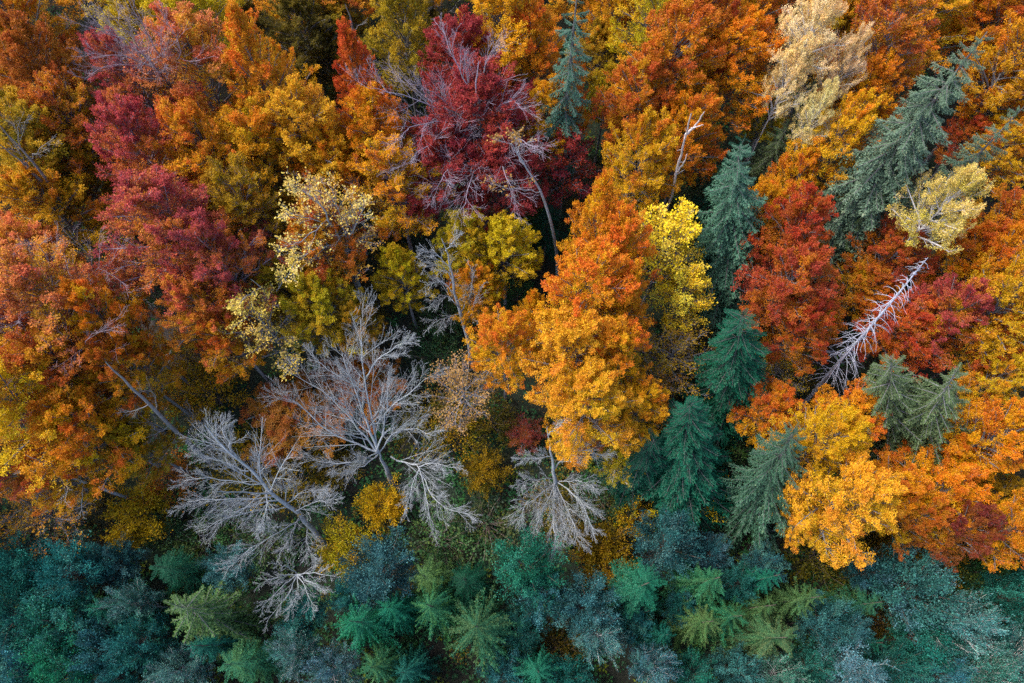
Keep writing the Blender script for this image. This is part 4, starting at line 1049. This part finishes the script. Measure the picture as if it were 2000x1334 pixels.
bare_tree(16, 'bare_tree', "small grey bare tree with a side fan of twigs beside the olive yellow tree",
 [(914, 668, 5.0), (902, 620, 8.5), (890, 580, 11.0), (884, 540, 13.5), (875, 500, 16.0), (862, 465, 18.0)],
 [(.06, [(895, 600, 10.0), (870, 580, 12.0), (835, 600, 13.0)]), (.06, [(888, 570, 11.5), (860, 550, 13.0), (825, 565, 14.0)]),
  (.06, [(886, 550, 12.8), (860, 520, 14.5), (825, 525, 15.5)]), (.06, [(880, 525, 14.5), (850, 495, 16.0), (820, 490, 17.0)]),
  (.06, [(900, 610, 9.2), (920, 570, 11.5), (925, 530, 13.5)]), (.06, [(905, 625, 8.5), (928, 590, 11.0), (935, 560, 12.5)]),
  (.05, [(900, 612, 9.0), (870, 620, 11.0), (840, 635, 12.0)]), (.05, [(870, 490, 16.5), (885, 470, 17.5), (900, 455, 18.5)])],
 r0=.2, bark='silver', dens=(12, 7, 4), up=-.03)
# twigs over the wine red trees
bare_tree(17, 'bare_tree', "leafless mauve-grey twig web spread over the wine red trees",
 [(925, 345, 0), (925, 290, 9), (922, 250, 14), (928, 190, 19), (935, 120, 22)],
 [(.08, [(924, 270, 12), (900, 230, 16), (860, 190, 19), (815, 165, 21)]), (.08, [(923, 262, 13), (880, 225, 16), (830, 200, 19), (765, 180, 21), (718, 172, 22)]),
  (.08, [(922, 250, 14), (960, 215, 17), (1000, 200, 19), (1020, 215, 20)]), (.08, [(924, 230, 15), (935, 180, 18), (950, 120, 21), (965, 90, 22)]),
  (.08, [(925, 285, 10), (900, 300, 14), (870, 340, 17), (845, 375, 18)]), (.08, [(925, 285, 10), (925, 320, 14), (915, 370, 17), (900, 410, 18)]),
  (.07, [(925, 280, 11), (965, 300, 15), (990, 345, 17), (1005, 380, 18)]), (.07, [(924, 275, 11.5), (870, 275, 15), (825, 290, 18), (800, 320, 19)]),
  (.07, [(925, 200, 18), (905, 150, 20), (880, 100, 22), (865, 60, 23)]), (.07, [(923, 255, 13.5), (870, 240, 17), (815, 245, 19), (785, 260, 20)]),
  (.07, [(924, 265, 12.5), (975, 260, 16), (1020, 275, 18), (1045, 290, 19)])],
 r0=.2, bark='lavender', dens=(12, 7, 4), ratios=(.45, .5, .55))
bare_tree(18, 'bare_tree', "grey many-stemmed bare tree above the small crimson one at the top left",
 [(352, 205, 7), (345, 190, 11), (338, 178, 13)],
 [(.11, [(340, 182, 13), (310, 140, 18), (265, 85, 24), (215, 25, 29)]), (.10, [(338, 180, 13), (300, 130, 18), (245, 80, 23), (150, 45, 27)]),
  (.09, [(345, 188, 12), (330, 130, 17), (300, 90, 22), (265, 25, 27), (245, -10, 29)]), (.09, [(348, 190, 12), (345, 140, 17), (350, 80, 23), (305, 30, 26)]),
  (.06, [(320, 155, 16), (265, 115, 20), (215, 108, 22), (165, 105, 23)]), (.06, [(325, 165, 15), (265, 130, 18), (205, 130, 20), (165, 155, 21)]),
  (.07, [(335, 175, 14), (320, 115, 20), (310, 60, 25)])],
 r0=.26, bark='mauve', dens=(12, 7, 4), ratios=(.3, .5, .5), up=.1)
bare_tree(19, 'bare_tree', "thin curved grey trunk with a tuft of tan leaves at its tip",
 [(1089, 520, 4), (1083, 470, 9), (1069, 410, 14), (1046, 355, 18), (1021, 315, 20.5), (1003, 288, 22)],
 [(.05, [(1022, 320, 20.2), (1000, 285, 21.5), (975, 275, 22.3)]), (.05, [(1010, 300, 21.3), (1015, 275, 22.3), (1000, 262, 23)]), (.04, [(1055, 375, 16.5), (1010, 370, 18), (965, 360, 19)])],
 r0=.19, bark='silver', dens=(6, 4, 4), ratios=(.5, .5, .5), leaves=('tan', 2, .5, .17))
# two trunks and others that carry leaves of neighbours
bare_tree(20, 'bare_tree', "longer of two grey bare trunks in the olive yellow tree at the left",
 [(132, 402, 11), (95, 355, 15), (55, 305, 19), (0, 245, 23)], [(.04, [(60, 312, 18.5), (80, 290, 20), (105, 270, 21)]), (.04, [(40, 290, 20), (35, 255, 22), (45, 225, 23)])], r0=.2, bark='grey', dens=(6, 4, 4))
bare_tree(21, 'bare_tree', "shorter of two grey bare trunks in the olive yellow tree at the left",
 [(80, 352, 15), (45, 318, 18), (-5, 280, 21)], [(.04, [(55, 328, 17), (40, 300, 19), (20, 290, 20)])], r0=.16, bark='grey', dens=(6, 4, 4))
bare_tree(22, 'bare_tree', "bare grey pole trunk in the dark gap at the top",
 [(703, 108, 12), (698, 85, 14), (688, 50, 17), (674, 8, 20)], [(.03, [(690, 60, 16.2), (705, 50, 17), (718, 45, 17.5)])], r0=.22, bark='grey', dens=(3, 2, 4))
bare_tree(23, 'bare_tree', "slim dark bare stem at the top edge left of the amber tree",
 [(868, 78, 0), (866, 45, 6), (860, -10, 14)], [(.04, [(864, 20, 10), (850, 5, 12), (840, -10, 13.5)]), (.04, [(866, 40, 7), (885, 15, 10), (900, 0, 12)])], r0=.14, bark='grey', dens=(6, 4, 4))
bare_tree(24, 'bare_tree', "grey limbs with pale yellow leaf specks above the silver bare tree",
 [(708, 575, 3.0), (690, 520, 9.0), (665, 470, 13.0), (640, 425, 17.0), (615, 380, 20.0)],
 [(.07, [(680, 500, 11.0), (670, 440, 15.0), (650, 390, 18.0), (625, 345, 21.0)]), (.06, [(650, 440, 15.5), (600, 425, 18.0), (560, 415, 20.0)]), (.07, [(668, 475, 13.0), (610, 490, 16.0), (570, 520, 17.5)]),
  (.06, [(690, 520, 9.0), (690, 450, 14.0), (690, 390, 18.0)]), (.06, [(640, 428, 16.5), (590, 470, 18.5), (560, 480, 19.5)]), (.06, [(672, 480, 12.5), (700, 430, 16.0), (710, 400, 18.0)]), (.05, [(625, 400, 19.0), (590, 370, 21.0), (570, 365, 22.0)])],
 r0=.2, bark='silver', dens=(9, 5, 4), leaves=('paleyellow', 2, .55, .17))
bare_tree(25, 'bare_tree', "grey limbs with yellow leaf specks left of the olive yellow tree",
 [(608, 672, 2.0), (570, 625, 8.0), (530, 580, 13.0), (490, 545, 17.0)],
 [(.06, [(565, 620, 8.5), (520, 635, 11.5), (485, 665, 13.0)]), (.06, [(545, 595, 11.0), (505, 600, 14.0), (475, 625, 15.5)]), (.06, [(570, 625, 8.0), (560, 670, 10.5), (565, 715, 11.5)]), (.06, [(530, 580, 13.0), (560, 540, 15.5), (575, 510, 17.0)]), (.06, [(510, 562, 15.0), (480, 580, 17.0), (460, 600, 17.5)])],
 r0=.18, bark='silver', dens=(8, 5, 4), leaves=('paleyellow', 3, .7, .17))
bare_tree(26, 'bare_tree', "dark twigs with amber leaf specks at the left edge above the teal trees",
 [(110, 1005, 0), (80, 990, 5), (40, 975, 8), (-10, 962, 11)],
 [(.06, [(90, 995, 4), (60, 1030, 6), (20, 1060, 7)]), (.06, [(60, 982, 6.5), (20, 1010, 8), (-20, 1030, 9)]), (.06, [(100, 1000, 3), (95, 1040, 5), (80, 1085, 6)]), (.05, [(75, 988, 5.5), (120, 985, 7), (165, 990, 8)]), (.05, [(90, 993, 4.5), (140, 1020, 6), (160, 1060, 7)])],
 r0=.16, bark='grey', dens=(8, 5, 4), leaves=('gold', 1, .45, .18))
bare_tree(27, 'bare_tree', "grey diagonal trunk under the glowing golden tree at the left edge",
 [(175, 945, 9), (130, 925, 12), (90, 905, 15), (50, 888, 17.5)], [(.05, [(130, 925, 12), (130, 960, 12.5), (125, 985, 13)]), (.05, [(165, 940, 9.5), (160, 985, 10), (158, 1010, 10.5)]), (.04, [(90, 905, 15), (60, 915, 15.5), (35, 925, 16)])], r0=.15, bark='silver', dens=(6, 4, 4))
# mauve twigs rising out of the left-hand red and orange crowns
for k, (lab, tr, lm) in enumerate([
 ("mauve twigs poking out of the big salmon orange tree", [(150, 640, 0), (140, 590, 10), (105, 545, 16), (60, 500, 20)],
  [[(130, 575, 12), (85, 560, 17), (30, 570, 20)], [(110, 550, 15), (90, 500, 19), (65, 470, 22)], [(140, 600, 9), (185, 545, 16), (195, 500, 20)], [(140, 595, 10), (80, 610, 17), (20, 640, 20)]]),
 ("mauve twigs poking out of the rust red tree at the left", [(150, 790, 0), (140, 740, 10), (110, 690, 17), (80, 660, 20)],
  [[(130, 720, 13), (80, 720, 17), (30, 735, 20)], [(140, 740, 10), (160, 690, 16), (180, 650, 20)], [(142, 745, 9), (100, 770, 15), (85, 800, 17)], [(142, 750, 9), (150, 800, 14), (170, 830, 16)]])]):
    bare_tree(40 + k, 'bare_tree', lab, tr, [(.06, l) for l in lm], r0=.15, bark='mauve', dens=(8, 5, 4), up=.02)

# ---- dead spruce, white, with drooping stubs
def dead_spruce():
    rng = np.random.default_rng(77); A = at(1618, 732, 7.0); T = at(1812, 503, 23.0); B = A - (T - A) * ((A[2] - gz(A[0], A[1])) / (T[2] - A[2]))
    L, rot = axis_frame(B, T)
    t = thing('dead_spruce', "white dead spruce with short curved dry branches", 'tree', B, group=G_BARE); t.rotation_euler = rot
    P = resample([[0, 0, -.5], [.05, 0, L * .35], [-.04, .05, L * .7], [0, 0, L]], 16)[None]
    ob('trunk', mesh_from('trunk', *tubes(P, (np.linspace(1, .06, 16)[None] ** .9) * .21, 10), M_BARK, smooth=True), t, bark=(.42, .44, .54))
    for k in range(150):
        f = .28 + .71 * (k + rng.random()) / 150; a = rng.uniform(0, 6.283)
        ln = (.35 + 2.9 * (1 - f) ** .9) * rng.uniform(.45, 1.2)
        d0 = np.array([math.cos(a), math.sin(a), rng.uniform(-.1, .45)]); s = np.linspace(0, 1, 6)[:, None]
        C = np.array([0, 0, f * L]) + d0 * ln * s + np.array([0, 0, -.75 * ln]) * s ** 2 + rng.normal(0, .03, (6, 3)) * s
        rr = np.linspace(1, .3, 6)[None] * (.020 + .020 * (1 - f))
        A, AR, _ = grow(rng, C[None], rr, 2, .4, 1, .4, .9, .35, k=3, up=-.1, wob=.12, rmin=.010)
        ob('branch', mesh_from('branch', *join([tubes(C[None], rr, 4), tubes(A, AR, 3)]), M_BARK, smooth=True), t, bark=(.38, .40, .50))
dead_spruce()
def snag():
    B = at(1312, 380, 12.0); 
    t = thing('tree_snag', "pale forked dead snag standing in the orange trees", 'tree', (B[0], B[1], gz(B[0], B[1])), group=G_BARE)
    o = np.array(t.location)
    for nm, lst, r in (('trunk', [(1312, 380, 12), (1322, 330, 16.5), (1334, 285, 20), (1350, 222, 25)], .13), ('limb', [(1340, 262, 21.8), (1358, 245, 23), (1376, 218, 25)], .09), ('limb', [(1322, 335, 16.2), (1335, 318, 17.5), (1342, 300, 18.5)], .07), ('limb', [(1350, 250, 22.7), (1362, 247, 23.2), (1374, 244, 23.6)], .05)):
        P = resample(pts3(lst) - o, 12); rng = np.random.default_rng(len(lst)); P[1:-1] += rng.normal(0, .02, (10, 3))
        if nm == 'trunk': P = np.concatenate([[[P[0, 0] * .6, P[0, 1] * .6, -.4]], [P[0] * [1, 1, .5]], P])
        RR = np.linspace(1, .3, len(P))[None] * r
        A, AR, _ = grow(rng, P[None], RR, 5, .3, .95, .5, 1.1, .035, k=3, up=.02, wob=.15, rmin=.018)
        ob(nm, mesh_from(nm, *join([tubes(P[None], RR, 7), tubes(A, AR, 4)]), M_BARK, smooth=True), t, bark=(.50, .44, .44))
snag()

# ------------------------------------------------------------------ log and stones on the track
def log_and_stones():
    a, b = at(325, 697, .2), at(356, 670, .2)
    t = thing('fallen_log', "grey fallen log lying beside the earth track", 'log', (a + b) / 2)
    P = resample(np.array([a, (a + b) / 2 + [0, 0, .05], b]) - (a + b) / 2, 8)[None]
    ob('trunk', mesh_from('trunk', *tubes(P, np.linspace(.17, .12, 8)[None], 8), M_BARK, smooth=True), t, bark=BARK['silver'])
    m, nt = nodes_of("stone"); p = nt.nodes.new("ShaderNodeBsdfPrincipled"); nz = nt.nodes.new("ShaderNodeTexNoise"); nz.inputs["Scale"].default_value = 4; nz.inputs["Detail"].default_value = 6
    r = nt.nodes.new("ShaderNodeValToRGB"); nt.links.new(nz.outputs[0], r.inputs[0]); r.color_ramp.elements[0].color = (.15, .14, .15, 1); r.color_ramp.elements[1].color = (.5, .47, .48, 1)
    nt.links.new(r.outputs[0], p.inputs["Base Color"]); p.inputs["Roughness"].default_value = .9
    o = nt.nodes.new("ShaderNodeOutputMaterial"); nt.links.new(p.outputs[0], o.inputs[0])
    for k, (u, v, s, lab) in enumerate([(329, 705, .34, "pale stone at the end of the grey fallen log"), (374, 657, .38, "grey stone on the far side of the earth track"), (1229, 118, .45, "pale rock in the dark gap left of the rusty orange tree"), (1236, 104, .3, "smaller rock above the pale one in the dark gap"), (782, 122, .35, "grey rock under the yellow green top tree")]):
        rng = np.random.default_rng(k + 60); th = np.linspace(0, 2 * math.pi, 11)[:-1]; rings = []
        for j, (z, rr) in enumerate(((-.3, .9), (.1, 1.05), (.45, .85), (.66, .45), (.72, .08))):
            rad = rr * (1 + .16 * np.sin(2 * th + k) + rng.normal(0, .06, 10)); rings.append(np.stack([rad * np.cos(th), rad * .8 * np.sin(th), z + rng.normal(0, .03, 10)], 1))
        V = np.concatenate(rings) * s; i = np.arange(50).reshape(5, 10)
        F = np.stack([i[:-1], np.roll(i[:-1], -1, 1), np.roll(i[1:], -1, 1), i[1:]], -1).reshape(-1, 4)
        q = at(u, v, .1); st = ob('stone', mesh_from('stone', V, F, m, smooth=True), loc=(q[0], q[1], gz(q[0], q[1]) + .05))
        st["label"] = lab; st["category"] = "stone"
log_and_stones()

# ------------------------------------------------------------------ the wood goes on all round the picture: one mass on each side of the planting edge
def surrounding(name, label, sources, region, H, spacing, tones):
    rng = np.random.default_rng(len(name)); pts = []
    c2 = bpy.data.collections.new(name + "_sources")
    for o in sources: c2.objects.link(o)
    n = 5000; us = rng.uniform(-700, 2700, n); vs = rng.uniform(-700, 2000, n)
    for u, v in zip(us, vs):
        if not region(u, v): continue
        p = at(u, v, H * .7)
        if abs(p[0]) > 110 or not (-45 < p[1] < 130): continue
        if all((p[0] - q[0]) ** 2 + (p[1] - q[1]) ** 2 > spacing ** 2 for q in pts): pts.append(p)
        if len(pts) >= 420: break
    V = np.array([(p[0], p[1], gz(p[0], p[1])) for p in pts], np.float32)
    me = bpy.data.meshes.new(name); me.vertices.add(len(V)); me.vertices.foreach_set("co", V.ravel()); me.update()
    ng = bpy.data.node_groups.new(name, 'GeometryNodeTree')
    ng.interface.new_socket("Geometry", in_out='INPUT', socket_type='NodeSocketGeometry'); ng.interface.new_socket("Geometry", in_out='OUTPUT', socket_type='NodeSocketGeometry')
    gi = ng.nodes.new('NodeGroupInput'); go = ng.nodes.new('NodeGroupOutput'); ci = ng.nodes.new('GeometryNodeCollectionInfo'); ip = ng.nodes.new('GeometryNodeInstanceOnPoints')
    ci.inputs['Collection'].default_value = c2; ci.inputs['Separate Children'].default_value = True; ci.inputs['Reset Children'].default_value = True
    ip.inputs['Pick Instance'].default_value = True
    rv = ng.nodes.new('FunctionNodeRandomValue'); rv.data_type = 'FLOAT_VECTOR'; rv.inputs[0].default_value = (0, 0, 0); rv.inputs[1].default_value = (0, 0, 6.28)
    rs = ng.nodes.new('FunctionNodeRandomValue'); rs.data_type = 'FLOAT'; rs.inputs[2].default_value = .75; rs.inputs[3].default_value = 1.1
    L = ng.links.new
    L(gi.outputs[0], ip.inputs['Points']); L(ci.outputs[0], ip.inputs['Instance']); L(rv.outputs[0], ip.inputs['Rotation']); L(rs.outputs[1], ip.inputs['Scale']); L(ip.outputs[0], go.inputs[0])
    o = ob(name, me, tones=tones, bark=BARK['grey']); md = o.modifiers.new(name, 'NODES'); md.node_group = ng
    o["kind"] = "stuff"; o["label"] = label
kids = [o for o in SC.objects if o.name.split('.')[0] == 'crown']
autumn = [o for o in kids if o.parent["category"] == 'tree' and o.parent["label"].split()[0] in ('amber', 'orange', 'rusty', 'golden', 'ochre', 'russet')][:9]
blue = [o for o in kids if o.parent.get("group") == G_BLUE][:8]
surrounding("surrounding_autumn_wood", "autumn wood going on beyond the picture's edges", autumn, lambda u, v: v < 1060 and (u < -115 or u > 2115 or v < -60), 18, 5.6, PAL['orange'])
surrounding("surrounding_planting", "blue-green planting going on beyond the picture's lower edge", blue, lambda u, v: v >= 1060 and (u < -75 or u > 2075 or v > 1410), 11, 4.2, PAL['teal'])
